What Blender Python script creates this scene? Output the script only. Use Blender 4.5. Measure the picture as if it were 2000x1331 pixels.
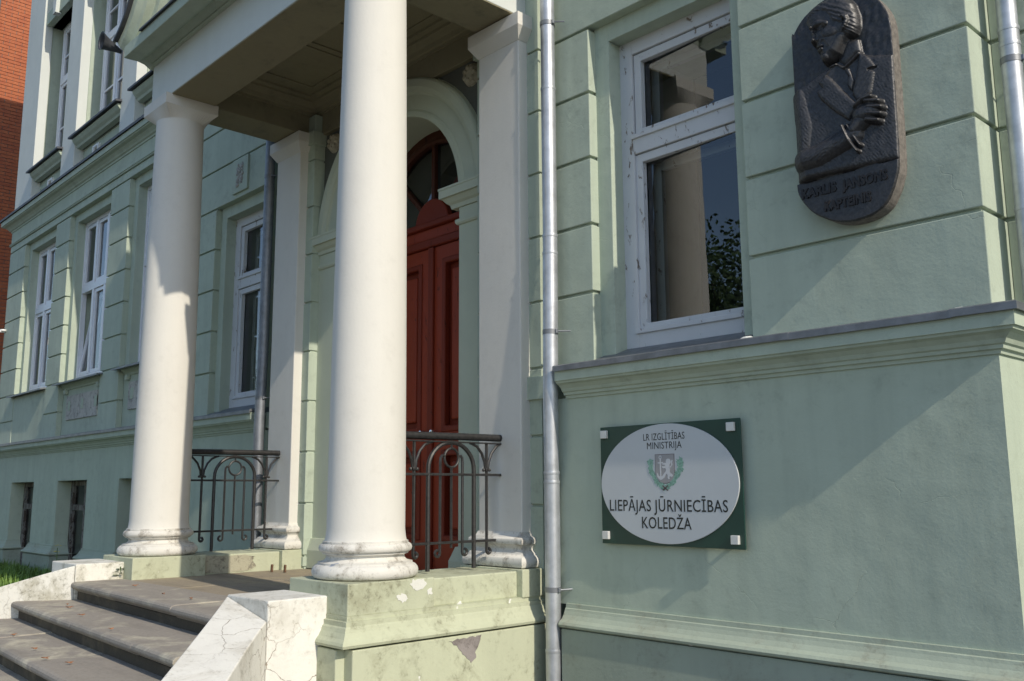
import bpy, bmesh, math, random
import numpy as np
from mathutils import Vector, Matrix
random.seed(7)
for o in list(bpy.data.objects): bpy.data.objects.remove(o, do_unlink=True)
scene = bpy.context.scene
C = scene.collection
R = math.radians

# ------------------------------------------------------------------ camera
cam = bpy.data.cameras.new('camera'); camo = bpy.data.objects.new('camera', cam); C.objects.link(camo)
cam.sensor_width = 36.0; cam.sensor_fit = 'HORIZONTAL'; cam.lens = 1821.4 / 2000 * 36
cam.clip_start = 0.05; cam.clip_end = 2000
yaw, pitch, roll = R(46.8645), R(9.215), R(-0.3466)
fw = Vector((-math.sin(yaw)*math.cos(pitch), math.cos(yaw)*math.cos(pitch), math.sin(pitch)))
rt = Vector((math.cos(yaw), math.sin(yaw), 0)); up = rt.cross(fw)
r2 = rt*math.cos(roll) + up*math.sin(roll); u2 = -rt*math.sin(roll) + up*math.cos(roll)
M = Matrix((r2, u2, -fw)).transposed().to_4x4(); M.translation = Vector((0, -4.4, 1.6))
camo.matrix_world = M
scene.camera = camo

# ------------------------------------------------------------------ sky and sun
sun_travel = Vector((-1.0, 0.105, -0.71)).normalized()
world = bpy.data.worlds.new('World'); scene.world = world; world.use_nodes = True
wn = world.node_tree; wn.nodes.clear()
sky = wn.nodes.new('ShaderNodeTexSky'); sky.sky_type = 'NISHITA'; sky.sun_disc = False
sky.sun_elevation = math.asin(-sun_travel.z)
sky.sun_rotation = math.atan2(-sun_travel.x, -sun_travel.y)
sky.air_density = 1.0; sky.dust_density = 0.6; sky.ozone_density = 1.2
bg = wn.nodes.new('ShaderNodeBackground'); bg.inputs['Strength'].default_value = 0.148
wo = wn.nodes.new('ShaderNodeOutputWorld')
wn.links.new(sky.outputs[0], bg.inputs[0]); wn.links.new(bg.outputs[0], wo.inputs[0])
sl = bpy.data.lights.new('sun', 'SUN'); sl.energy = 3.25; sl.angle = R(0.53); sl.color = (1.0, 0.90, 0.75)
so = bpy.data.objects.new('sun', sl); C.objects.link(so); so.location = (20, -6, 20)
so.rotation_euler = sun_travel.to_track_quat('-Z', 'Y').to_euler()
scene.view_settings.view_transform = 'Standard'; scene.view_settings.look = 'None'
scene.view_settings.gamma = 1.0; scene.view_settings.use_curve_mapping = False
scene.view_settings.exposure = 0.25

# ------------------------------------------------------------------ materials
def mat(name):
    m = bpy.data.materials.new(name); m.use_nodes = True
    nt = m.node_tree; b = nt.nodes['Principled BSDF']
    return m, nt, b
def pos(nt, scale=(1, 1, 1)):
    g = nt.nodes.new('ShaderNodeNewGeometry'); mp = nt.nodes.new('ShaderNodeMapping')
    mp.inputs['Scale'].default_value = scale; nt.links.new(g.outputs['Position'], mp.inputs[0]); return mp.outputs[0]
def noise(nt, vec, scale, detail=4, rough=.55, dist=0.0):
    n = nt.nodes.new('ShaderNodeTexNoise'); n.inputs['Scale'].default_value = scale
    n.inputs['Detail'].default_value = detail; n.inputs['Roughness'].default_value = rough
    n.inputs['Distortion'].default_value = dist
    nt.links.new(vec, n.inputs['Vector']); return n.outputs['Fac']
def ramp(nt, fac, a, b, c0=0.0, c1=1.0):
    r = nt.nodes.new('ShaderNodeMapRange'); r.clamp = True
    for k, v in zip(('From Min', 'From Max', 'To Min', 'To Max'), (a, b, c0, c1)): r.inputs[k].default_value = v
    nt.links.new(fac, r.inputs['Value']); return r.outputs[0]
def mix(nt, fac, a, b, mode='MIX'):
    n = nt.nodes.new('ShaderNodeMix'); n.data_type = 'RGBA'; n.blend_type = mode
    for k, v in ((0, fac), (6, a), (7, b)):
        if hasattr(v, 'is_linked') or hasattr(v, 'links'): nt.links.new(v, n.inputs[k])
        else: n.inputs[k].default_value = v if k == 0 else (*v, 1)
    return n.outputs[2]
def mul(nt, a, b, op='MULTIPLY'):
    n = nt.nodes.new('ShaderNodeMath'); n.operation = op
    for k, v in ((0, a), (1, b)):
        if hasattr(v, 'links'): nt.links.new(v, n.inputs[k])
        else: n.inputs[k].default_value = v
    return n.outputs[0]
def bump(nt, b, h, strength, dist, prev=None):
    n = nt.nodes.new('ShaderNodeBump'); n.inputs['Strength'].default_value = strength
    n.inputs['Distance'].default_value = dist; nt.links.new(h, n.inputs['Height'])
    if prev is not None: nt.links.new(prev, n.inputs['Normal'])
    nt.links.new(n.outputs[0], b.inputs['Normal']); return n.outputs[0]
def plaster(name, col, vary=.10, streak=.10, dirt=None, dirt_amt=0.0, dirt_scale=3.0, rough=.85, wav=.012, fine=.0015,
            patch=None, patch_amt=.68, crack=False, mott=.22, cscale=4.2, cw=.007, cstr=.85, ccol=(.26, .20, .14)):
    m, nt, b = mat(name); p = pos(nt)
    big = noise(nt, p, 1.1, 5, .6); st = noise(nt, pos(nt, (7, 7, .5)), 1.0, 5, .6); md = noise(nt, p, 9, 5, .6)
    dk = tuple(c*(1-vary*2) for c in col); lt = tuple(min(1, c*(1+vary)) for c in col)
    c = mix(nt, ramp(nt, big, .3, .7), dk, lt)
    c = mix(nt, mul(nt, ramp(nt, st, .45, .75), streak*2), c, tuple(x*.72 for x in col))
    c = mix(nt, mul(nt, ramp(nt, md, .35, .75), mott), c, tuple(x*.82 for x in col))
    if dirt:
        dn = noise(nt, p, dirt_scale, 8, .68, .4)
        c = mix(nt, mul(nt, ramp(nt, dn, .50, .66), dirt_amt), c, dirt)
        d2 = noise(nt, p, dirt_scale*9, 6, .7)
        c = mix(nt, mul(nt, mul(nt, ramp(nt, d2, .52, .66), ramp(nt, dn, .42, .58)), dirt_amt), c, tuple(x*.5 for x in dirt))
    if patch:
        pn = noise(nt, p, 5.5, 3, .5, .3)
        c = mix(nt, ramp(nt, pn, patch_amt, patch_amt+.012), c, patch)
    if crack:
        dv = nt.nodes.new('ShaderNodeTexNoise'); dv.inputs['Scale'].default_value = 7; dv.inputs['Detail'].default_value = 5
        nt.links.new(p, dv.inputs['Vector'])
        ad = nt.nodes.new('ShaderNodeVectorMath'); ad.operation = 'MULTIPLY_ADD'
        ad.inputs[1].default_value = (.14, .14, .14); nt.links.new(dv.outputs['Color'], ad.inputs[0]); nt.links.new(p, ad.inputs[2])
        v = nt.nodes.new('ShaderNodeTexVoronoi'); v.feature = 'DISTANCE_TO_EDGE'; v.inputs['Scale'].default_value = cscale
        nt.links.new(ad.outputs[0], v.inputs['Vector'])
        ck = ramp(nt, v.outputs['Distance'], cw*.3, cw, 1, 0)
        ck = mul(nt, ck, ramp(nt, noise(nt, p, 2.3, 2), .46, .62, 0, cstr))
        c = mix(nt, ck, c, ccol)
    nt.links.new(c, b.inputs['Base Color'])
    b.inputs['Roughness'].default_value = rough
    b.inputs['Specular IOR Level'].default_value = .25
    h1 = noise(nt, p, 2.2, 3, .5); h2 = noise(nt, p, 55, 5, .6)
    n1 = bump(nt, b, h1, 1.0, wav)
    n2 = bump(nt, b, h2, 1.0, fine, n1)
    if crack: bump(nt, b, mul(nt, ck, -1), 1.0, .004, n2)
    return m
MT = {}
GREEN = (.448, .515, .42)
MT['green'] = plaster('sage_green_plaster', GREEN, .06, .24, dirt=(.30, .335, .275), dirt_amt=.24, dirt_scale=1.1, wav=.012, fine=.0012, crack=True, cscale=.9, cw=.0022, cstr=.22, ccol=(.22, .25, .20))
MT['green_plinth'] = plaster('dark_sage_plinth', (.33, .38, .315), .06, .16, dirt=(.20, .20, .15), dirt_amt=.25, wav=.005)
MT['green_base'] = plaster('weathered_yellow_green_plaster', (.49, .515, .375), .05, .14, dirt=(.20, .19, .12), dirt_amt=.55,
                           dirt_scale=2.2, wav=.006, patch=(.70, .70, .66), patch_amt=.70)
MT['mould'] = plaster('weathered_moulding', (.40, .455, .365), .06, .12, dirt=(.30, .27, .20), dirt_amt=.35, dirt_scale=2.5,
                      patch=(.72, .73, .72), patch_amt=.735, wav=.004)
MT['cream'] = plaster('cream_plaster', (.67, .655, .605), .015, .07, dirt=(.55, .52, .46), dirt_amt=.08, dirt_scale=1.6, wav=.004, fine=.0009, mott=.07)
MT['cream_base'] = plaster('stained_cream_base', (.665, .65, .60), .05, .10, dirt=(.16, .13, .09), dirt_amt=.62, dirt_scale=7,
                           wav=.004, patch=(.33, .36, .41), patch_amt=.72)
MT['white_wash'] = plaster('cracked_whitewash', (.73, .72, .67), .04, .10, dirt=(.34, .30, .22), dirt_amt=.35, dirt_scale=3.2,
                           wav=.008, fine=.002, crack=True)
MT['white_wash_far'] = plaster('mossy_whitewash', (.70, .69, .63), .05, .10, dirt=(.23, .21, .13), dirt_amt=.6, dirt_scale=4,
                           wav=.008, fine=.002, crack=True)
MT['bare'] = plaster('bare_grey_render', (.27, .245, .235), .10, .05, dirt=(.13, .11, .10), dirt_amt=.6, dirt_scale=9, wav=.006, fine=.003)
MT['peel'] = plaster('peeled_whitish_render', (.70, .70, .65), .05, .05, wav=.003, fine=.002)
MT['rotten'] = plaster('rotten_render', (.42, .40, .30), .10, .05, dirt=(.06, .05, .045), dirt_amt=.95, dirt_scale=5.5, wav=.012, fine=.005)
MT['pier_pale'] = plaster('pale_blue_grey_plaster', (.62, .65, .62), .03, .08, wav=.004)
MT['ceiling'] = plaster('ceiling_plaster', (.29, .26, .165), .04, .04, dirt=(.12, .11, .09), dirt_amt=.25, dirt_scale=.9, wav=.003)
MT['entry'] = plaster('entrance_green_plaster', (.50, .535, .42), .04, .06, wav=.003)
MT['spandrel'] = plaster('dark_scratched_spandrel', (.12, .125, .11), .10, .15, wav=.002, fine=.004)
MT['roughcast'] = plaster('pebbly_roughcast', (.52, .51, .47), .12, .05, dirt=(.20, .19, .17), dirt_amt=.7, dirt_scale=14, wav=.01, fine=.012)
MT['rosette'] = plaster('rosette_plaster', (.46, .42, .32), .06, .05, dirt=(.14, .12, .09), dirt_amt=.7, dirt_scale=16)
def stone(name, col, col2):
    m, nt, b = mat(name); p = pos(nt)
    a = noise(nt, p, 2.6, 6, .62, .8); f = noise(nt, p, 45, 5, .65); st = noise(nt, pos(nt, (1.2, 6, 6)), 1, 5, .6)
    c = mix(nt, ramp(nt, a, .50, .66), col, col2)
    c = mix(nt, mul(nt, ramp(nt, st, .5, .7), .5), c, tuple(x*.6 for x in col))
    c = mix(nt, mul(nt, ramp(nt, f, .45, .7), .35), c, tuple(x*.55 for x in col))
    nt.links.new(c, b.inputs['Base Color']); b.inputs['Roughness'].default_value = .8; b.inputs['Specular IOR Level'].default_value = .3
    bump(nt, b, f, 1, .0025, bump(nt, b, a, 1, .006)); return m
MT['step'] = stone('worn_stone_tread', (.30, .272, .235), (.50, .46, .36))
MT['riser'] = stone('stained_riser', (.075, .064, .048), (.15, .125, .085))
MT['floor'] = stone('porch_floor_stone', (.30, .255, .19), (.38, .32, .21))
MT['ground'] = stone('asphalt', (.085, .082, .078), (.11, .105, .095))
MT['soil'] = stone('soil', (.07, .055, .035), (.10, .08, .05))
def simple(name, col, rough=.5, metal=0.0, nscale=20, nvar=.2, bmp=.0005, spec=.5):
    m, nt, b = mat(name); p = pos(nt); n = noise(nt, p, nscale, 5, .6)
    c = mix(nt, ramp(nt, n, .3, .7), tuple(x*(1-nvar) for x in col), tuple(min(1, x*(1+nvar)) for x in col))
    nt.links.new(c, b.inputs['Base Color']); b.inputs['Roughness'].default_value = rough; b.inputs['Metallic'].default_value = metal
    b.inputs['Specular IOR Level'].default_value = spec
    bump(nt, b, n, 1, bmp); return m
def paint_wood(name, col, under, amt, rough=.55):
    m, nt, b = mat(name); p = pos(nt)
    n = noise(nt, pos(nt, (6, 6, 2.4)), 3.2, 7, .7, .5); g = noise(nt, pos(nt, (60, 60, 4)), 1, 4, .6); w = noise(nt, p, 2, 4)
    c = mix(nt, ramp(nt, w, .3, .7), tuple(x*.88 for x in col), col)
    fl = ramp(nt, n, amt, amt+.02); c = mix(nt, fl, c, under)
    nt.links.new(c, b.inputs['Base Color']); b.inputs['Roughness'].default_value = rough; b.inputs['Specular IOR Level'].default_value = .25
    bump(nt, b, mul(nt, fl, -1), 1, .0015, bump(nt, b, g, .6, .0012)); return m
MT['white_wood'] = paint_wood('peeling_white_window_paint', (.58, .595, .61), (.19, .155, .125), .612)
MT['old_frame'] = paint_wood('grey_brown_old_frame', (.20, .19, .175), (.07, .055, .045), .5)
MT['white_new'] = simple('white_plastic_frame', (.74, .76, .80), .35, nvar=.04)
MT['door'] = paint_wood('red_brown_door_paint', (.30, .044, .016), (.15, .028, .013), .62, .5)
MT['door_dark'] = paint_wood('dark_red_door_moulding', (.20, .029, .012), (.10, .02, .01), .64, .55)
MT['fan_wood'] = paint_wood('orange_varnished_fanlight', (.075, .022, .011), (.04, .013, .008), .6, .5)
MT['zinc'] = simple('galvanised_steel', (.46, .48, .51), .45, .65, 9, .2, .0012)
MT['zinc_dark'] = simple('weathered_dark_steel', (.22, .235, .26), .5, .6, 12, .2, .0006)
MT['flash'] = simple('zinc_flashing', (.20, .21, .225), .5, .55, 8, .25, .0015)
MT['flash_dark'] = simple('dark_roof_flashing', (.06, .065, .075), .6, .3, 8, .3, .0015)
MT['iron'] = simple('black_iron_paint', (.022, .021, .021), .45, .0, 40, .5, .0012)
MT['rust'] = simple('rusty_iron', (.15, .085, .05), .85, .1, 50, .4, .002)
MT['bronze'] = simple('patinated_bronze', (.046, .046, .049), .44, .35, 60, .35, .0012)
MT['bronze_edge'] = simple('weathered_plaque_edge', (.15, .135, .12), .8, .0, 35, .4, .003)
MT['bronze_letter'] = simple('dark_bronze_letters', (.030, .028, .029), .5, .5, 40, .3, .001)
MT['sign_green'] = simple('dark_green_board', (.012, .050, .036), .35, 0, 5, .12, .0002)
MT['sign_white'] = simple('pale_grey_sign_oval', (.52, .545, .56), .38, 0, 4, .03, .0002)
MT['sign_black'] = simple('black_lettering', (.012, .014, .013), .4, 0, 8, .1, .0001)
MT['sign_cap'] = simple('satin_screw_cap', (.68, .68, .66), .35, .2, 8, .05, .0002)
MT['crest_grey'] = simple('crest_shield_grey', (.31, .305, .31), .5, 0, 8, .05, .0001)
MT['crest_line'] = simple('crest_outline', (.10, .06, .07), .5, 0, 8, .05, .0001)
MT['crest_white'] = simple('crest_pale', (.55, .56, .58), .5, 0, 8, .05, .0001)
MT['crest_leaf'] = simple('crest_leaf_green', (.20, .36, .29), .5, 0, 90, .35, .0001)
MT['mortar'] = simple('grey_mortar', (.17, .15, .14), .9, 0, 60, .3, .003)
MT['inside'] = simple('painted_room_dark', (.05, .05, .048), .9, 0, 2, .2, .0001)  # near-black colour stands in for the darkness of unlit rooms
MT['curtain'] = simple('greenish_curtain', (.30, .33, .24), .9, 0, 3, .15, .0005)
MT['blind'] = simple('cream_curtain', (.52, .47, .32), .9, 0, 3, .15, .0005)
MT['leaf'] = simple('tree_leaf', (.06, .11, .03), .55, 0, 1.3, .45, .0001)
MT['bark'] = simple('bark', (.11, .085, .06), .9, 0, 12, .4, .01)
MT['grass'] = simple('grass_blade', (.13, .22, .04), .6, 0, 2.5, .5, .0001)
MT['weed'] = simple('weed_leaf', (.11, .19, .05), .6, 0, 9, .4, .0001)
MT['petal'] = simple('yellow_petal', (.65, .52, .06), .6, 0, 9, .1, .0001)
MT['dryleaf'] = simple('dry_leaf', (.24, .11, .05), .7, 0, 30, .4, .0005)
MT['plastic_white'] = simple('white_plastic', (.78, .78, .77), .35, 0, 8, .03, .0001)
MT['chrome'] = simple('chrome', (.75, .76, .78), .12, 1.0, 8, .03, .0001)
def brick_mat():
    m, nt, b = mat('orange_red_brick'); p = pos(nt)
    oi = nt.nodes.new('ShaderNodeObjectInfo')
    n = noise(nt, p, 26, 5, .65); big = noise(nt, p, 4.5, 4, .6)
    c = mix(nt, ramp(nt, n, .3, .7), (.36, .105, .045), (.50, .17, .075))
    c = mix(nt, ramp(nt, big, .45, .7, 0, .55), c, (.30, .075, .04))
    c = mix(nt, ramp(nt, oi.outputs['Random'], 0, 1, 0, .4), c, (.26, .06, .035))
    nt.links.new(c, b.inputs['Base Color']); b.inputs['Roughness'].default_value = .9
    bump(nt, b, n, 1, .003); return m
MT['brick'] = brick_mat()
def glass_mat():
    m = bpy.data.materials.new('window_glass'); m.use_nodes = True; nt = m.node_tree; nt.nodes.clear()
    out = nt.nodes.new('ShaderNodeOutputMaterial'); tr = nt.nodes.new('ShaderNodeBsdfTransparent'); gl = nt.nodes.new('ShaderNodeBsdfGlossy')
    tr.inputs[0].default_value = (.78, .83, .82, 1); gl.inputs['Roughness'].default_value = .0; gl.inputs[0].default_value = (.95, .97, 1, 1)
    fr = nt.nodes.new('ShaderNodeFresnel'); fr.inputs[0].default_value = 1.9
    p = pos(nt); n = noise(nt, p, 1.6, 2, .5)
    bp = nt.nodes.new('ShaderNodeBump'); bp.inputs['Strength'].default_value = .5; bp.inputs['Distance'].default_value = .004
    nt.links.new(n, bp.inputs['Height']); nt.links.new(bp.outputs[0], gl.inputs['Normal']); 
    mx = nt.nodes.new('ShaderNodeMixShader'); nt.links.new(fr.outputs[0], mx.inputs[0])
    nt.links.new(tr.outputs[0], mx.inputs[1]); nt.links.new(gl.outputs[0], mx.inputs[2]); nt.links.new(mx.outputs[0], out.inputs[0])
    return m
MT['glass'] = glass_mat()

# ------------------------------------------------------------------ mesh helpers
class MB:
    def __init__(s): s.v = []; s.f = []; s.sm = []
    def add(s, vs, fs, smooth=False):
        n = len(s.v); s.v += [tuple(v) for v in vs]; s.f += [tuple(i+n for i in f) for f in fs]; s.sm += [smooth]*len(fs); return s
    def box(s, x0, x1, y0, y1, z0, z1):
        if x0 > x1: x0, x1 = x1, x0
        v = [(x, y, z) for z in (z0, z1) for y in (y0, y1) for x in (x0, x1)]
        return s.add(v, [(0, 2, 3, 1), (4, 5, 7, 6), (0, 1, 5, 4), (2, 6, 7, 3), (0, 4, 6, 2), (1, 3, 7, 5)])
    def prism(s, pts, vec):
        n = len(pts); vec = Vector(vec); a = [Vector(p) for p in pts]; b = [p+vec for p in a]
        fs = [tuple(range(n-1, -1, -1)), tuple(range(n, 2*n))] + [(i, (i+1) % n, n+(i+1) % n, n+i) for i in range(n)]
        return s.add(a+b, fs)
    def lathe(s, prof, c, n=48, smooth=True):
        vs = []; m = len(prof)
        for i in range(n):
            t = 2*math.pi*i/n
            for r, z in prof: vs.append((c[0]+r*math.cos(t), c[1]+r*math.sin(t), z))
        fs = [(i*m+j, ((i+1) % n)*m+j, ((i+1) % n)*m+j+1, i*m+j+1) for i in range(n) for j in range(m-1)]
        return s.add(vs, fs, smooth)
    def tube(s, path, r, n=8, caps=True, radii=None):
        path = [Vector(p) for p in path]; vs = []; m = len(path)
        prev = None
        for i, p in enumerate(path):
            d = (path[min(i+1, m-1)]-path[max(i-1, 0)]).normalized()
            if prev is None:
                a = Vector((0, 0, 1)) if abs(d.z) < .9 else Vector((1, 0, 0)); u = d.cross(a).normalized()
            else:
                u = (prev - d*prev.dot(d)).normalized()
            prev = u; w = d.cross(u); rr = radii[i] if radii else r
            for k in range(n):
                t = 2*math.pi*k/n; vs.append(p+u*(rr*math.cos(t))+w*(rr*math.sin(t)))
        fs = [(i*n+k, i*n+(k+1) % n, (i+1)*n+(k+1) % n, (i+1)*n+k) for i in range(m-1) for k in range(n)]
        if caps: fs += [tuple(range(n-1, -1, -1)), tuple(range((m-1)*n, m*n))]
        return s.add(vs, fs, True)
    def sweep(s, prof, path, smooth=False):
        """prof: closed (outward offset, z); path: plan points; outward = right of travel; mitred."""
        P = [Vector(p) for p in path]; m = len(P); k = len(prof); vs = []
        for i, p in enumerate(P):
            d1 = (P[i]-P[i-1]).normalized() if i > 0 else None
            d2 = (P[i+1]-P[i]).normalized() if i < m-1 else None
            if d1 is None: d1 = d2
            if d2 is None: d2 = d1
            n1 = Vector((d1.y, -d1.x)); n2 = Vector((d2.y, -d2.x)); mm = n1+n2
            mm = mm/ (1+n1.dot(n2))
            for o, z in prof: vs.append((p.x+mm.x*o, p.y+mm.y*o, z))
        fs = [(i*k+j, i*k+(j+1) % k, (i+1)*k+(j+1) % k, (i+1)*k+j) for i in range(m-1) for j in range(k)]
        fs += [tuple(range(k-1, -1, -1)), tuple(range((m-1)*k, m*k))]
        return s.add(vs, fs, smooth)
    def slab(s, xs, zs, holes, y0, y1):
        xs = sorted(xs); zs = sorted(zs); nx = len(xs)-1; nz = len(zs)-1
        def solid(i, j):
            if i < 0 or j < 0 or i >= nx or j >= nz: return False
            cx = (xs[i]+xs[i+1])/2; cz = (zs[j]+zs[j+1])/2
            return not any(a < cx < b and c < cz < d for a, b, c, d in holes)
        for i in range(nx):
            for j in range(nz):
                if not solid(i, j): continue
                x0, x1, z0, z1 = xs[i], xs[i+1], zs[j], zs[j+1]
                s.add([(x0, y0, z0), (x1, y0, z0), (x1, y0, z1), (x0, y0, z1)], [(0, 1, 2, 3)])
                s.add([(x0, y1, z0), (x1, y1, z0), (x1, y1, z1), (x0, y1, z1)], [(3, 2, 1, 0)])
                if not solid(i-1, j): s.add([(x0, y0, z0), (x0, y1, z0), (x0, y1, z1), (x0, y0, z1)], [(3, 2, 1, 0)])
                if not solid(i+1, j): s.add([(x1, y0, z0), (x1, y1, z0), (x1, y1, z1), (x1, y0, z1)], [(0, 1, 2, 3)])
                if not solid(i, j-1): s.add([(x0, y0, z0), (x1, y0, z0), (x1, y1, z0), (x0, y1, z0)], [(3, 2, 1, 0)])
                if not solid(i, j+1): s.add([(x0, y0, z1), (x1, y0, z1), (x1, y1, z1), (x0, y1, z1)], [(0, 1, 2, 3)])
        return s
    def mesh(s, name):
        me = bpy.data.meshes.new(name); me.from_pydata(s.v, [], s.f)
        me.polygons.foreach_set('use_smooth', s.sm); me.update()
        bm = bmesh.new(); bm.from_mesh(me)
        bmesh.ops.remove_doubles(bm, verts=bm.verts, dist=1e-5); bmesh.ops.recalc_face_normals(bm, faces=bm.faces)
        for e in bm.edges:
            if len(e.link_faces) == 2 and e.calc_face_angle(0) > R(40): e.smooth = False
        bm.to_mesh(me); bm.free(); return me
    def build(s, name, m, parent=None, bev=0.0, seg=2, angle=35):
        me = s.mesh(name); me.materials.append(MT[m])
        if m == 'glass' and me.polygons[0].normal.y > 0: me.flip_normals()
        return link(name, me, parent, bev, seg, angle)
def link(name, me, parent=None, bev=0.0, seg=2, angle=35):
    o = bpy.data.objects.new(name, me); C.objects.link(o)
    if parent is not None:
        o.parent = parent
        off = Vector(parent.location) if parent.parent is None else Vector((0, 0, 0))
        o.matrix_parent_inverse = Matrix.Translation(-off)
    if bev > 0:
        b = o.modifiers.new('bevel', 'BEVEL'); b.width = bev; b.segments = seg; b.limit_method = 'ANGLE'; b.angle_limit = R(angle)
    return o
def thing(name, label, cat, loc=(0, 0, 0), group=None):
    o = bpy.data.objects.new(name, None); C.objects.link(o); o.location = loc; o.empty_display_size = .2
    o['label'] = label; o['category'] = cat
    if group: o['group'] = group
    return o
def tag(o, label, cat, group=None):
    o['label'] = label; o['category'] = cat
    if group: o['group'] = group
    return o
def struct(o): o['kind'] = 'structure'; return o
def B(x0, x1, y0, y1, z0, z1): return MB().box(x0, x1, y0, y1, z0, z1)
def arc(cx, cz, r, a0, a1, n=16): return [(cx+r*math.cos(R(a0+(a1-a0)*i/n)), cz+r*math.sin(R(a0+(a1-a0)*i/n))) for i in range(n+1)]
def part(parent, name): # an empty part that carries sub-parts
    o = bpy.data.objects.new(name, None); C.objects.link(o); o.parent = parent; o.empty_display_size = .1
    o.matrix_parent_inverse = Matrix.Translation(-Vector(parent.location)); return o

GZ = .30       # street level
# ------------------------------------------------------------------ ground
g = MB().add([(-300, -300, GZ), (300, -300, GZ), (300, 300, GZ), (-300, 300, GZ)], [(0, 1, 2, 3)]).build('ground', 'ground'); struct(g)
bed = MB().prism([(-17.6, -3.6, GZ-.02), (-9.3, -3.6, GZ-.02), (-9.3, -.075, GZ-.02), (-17.6, -.05, GZ-.02)], (0, 0, .2)).build('planting_bed', 'soil', None, .03); struct(bed)

# ------------------------------------------------------------------ college building
XM = -6.28
bld = thing('college_building', 'sage green plastered college building with cream columned entrance porch', 'building', (XM, 0, GZ))
UP = .06                     # face of the rusticated upper wall
basement = [(-16.26, -15.14), (-14.07, -12.91), (-11.80, -10.64)]
# body behind everything
MB().box(-17.55, -1.62, 1.30, 13, GZ, 12.6).build('building_core', 'inside', bld)  # solid block, its dark face replaces unlit rooms behind the panes
MB().prism([(-17.9, -.10, 12.6), (0.6, -.10, 12.6), (.6, 13.3, 12.6), (-17.9, 13.3, 12.6)], (0, 0, .60)).build('roof', 'flash_dark', bld)
B(-17.58, -17.40, .9, 13, GZ, 12.6).build('end_wall', 'green', bld)
# lower wall
def lower_wall(x0, x1, holes):
    xs = [x0, x1]+[h[0] for h in holes]+[h[1] for h in holes]
    return MB().slab(xs, [.90, 1.79, 2.20], [(a, b, .8, 1.79) for a, b in holes], 0.0, 1.3).build('lower_wall', 'green', bld)
lower_wall(-17.62, -8.16, basement); lower_wall(-4.32, -1.52, [])
B(-8.33, -4.235, .62, 1.3, GZ, 2.4).build('wall', 'entry', bld)
# plinth and its moulding
PL = [(-.05, .910), (.016, .905), (.018, .880), (.026, .876), (.030, .862), (.040, .840), (.060, .815), (.082, .800), (.092, .785), (.086, .772), (.07, .764), (-.05, .764)]
def plinth(path):
    MB().sweep(PL, path).build('plinth_moulding', 'mould', bld)
    MB().sweep([(-.05, .758), (.066, .758), (.066, GZ-.05), (-.05, GZ-.05)], path).build('plinth', 'green_plinth', bld, .006)
plinth([(-4.195, 0), (-1.52, 0), (-1.52, .9)])
edges = [-17.62]+[v for h in basement for v in h]+[-8.33]
for i in range(0, len(edges), 2):
    plinth([(edges[i], .5), (edges[i], 0), (edges[i+1], 0), (edges[i+1], .5)])
# lower cornice with zinc flashing
LC = [(-.05, 2.19), (.012, 2.195), (.016, 2.212), (.030, 2.216), (.034, 2.232), (.045, 2.238), (.055, 2.256), (.078, 2.278), (.100, 2.288), (.104, 2.300), (.115, 2.302), (.115, 2.372), (-.05, 2.372)]
LF = [(-.07, 2.430), (.125, 2.402), (.135, 2.395), (.135, 2.362), (.128, 2.362), (.128, 2.378), (-.07, 2.378)]
for path in ([(-4.175, 0), (-1.52, 0), (-1.52, .9)], [(-17.62, .6), (-17.62, 0), (-8.25, 0)]):
    MB().sweep(LC, path).build('lower_cornice', 'green', bld)
# flashing laid in overlapping sheets
def flashing(x0, x1, y, prof, nm, m, n):
    for i in range(n):
        a = x0+(x1-x0)*i/n; b = x0+(x1-x0)*(i+1)/n+(.02 if i < n-1 else 0); dz = .002*(i % 2)
        MB().sweep([(o+.0015*(i % 2), z+dz) for o, z in prof], [(a, y), (b, y)]).build(nm, m, bld)
flashing(-4.175, -1.66, 0, LF, 'flashing_sheet', 'flash', 3)
MB().sweep([(o+.001, z+.003) for o, z in LF], [(-1.67, 0), (-1.52, 0), (-1.52, .9)]).build('flashing_sheet', 'flash', bld)
flashing(-17.62, -8.24, 0, LF, 'flashing_sheet', 'flash', 7)
# ---------------- upper wall (backing behind the courses) with window holes
WR = (-3.985, -2.81, 2.38, 4.731)                      # window beside the plaque
WL = (-9.57, -8.395, 2.38, 4.731)                      # window beside the porch
far_w = [(-16.75, -15.16), (-14.53, -12.86), (-12.20, -10.60)]
h_r = [(WR[0]-.02, WR[1]+.02, 2.0, WR[3]+.02)]
MB().slab([-4.35, -1.57, h_r[0][0], h_r[0][1]], [2.38, 4.751, 6.4], h_r, .085, 1.3).build('upper_wall', 'green', bld)
h_l = [(WL[0]-.02, WL[1]+.02, 2.0, WL[3]+.02)]
MB().slab([-10.45, -8.33, h_l[0][0], h_l[0][1]], [2.38, 4.751, 6.4], h_l, .085, 1.3).build('upper_wall', 'green', bld)
h_f = [(a-.02, b+.02, 3.20 if k == 0 else 2.0, 5.79) for k, (a, b) in enumerate(far_w)]
MB().slab([-17.60, -10.45]+[v for h in h_f for v in h[:2]], [2.38, 3.20, 5.79, 6.4], h_f, .085, 1.3).build('upper_wall', 'green', bld)
GR = .011   # half groove
def courses(x0, x1, zs, y0=UP, y1=.14, m='green', nm='course_block'):
    for a, b in zip(zs[:-1], zs[1:]):
        B(x0, x1, y0, y1, a+GR, b-GR).build(nm, m, bld, .005)
RZ = [2.395, 2.889, 3.349, 3.809, 4.270, 4.731, 5.191, 5.651, 6.111]
courses(-4.37, WR[0], RZ[:6]); courses(-4.37, -1.55, RZ[5:], UP, .36)
for a, b in zip(RZ[:5], RZ[1:6]): B(WR[1], -1.55, UP, .36, a+GR, b-GR).build('course_block', 'green', bld, .005)
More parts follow.
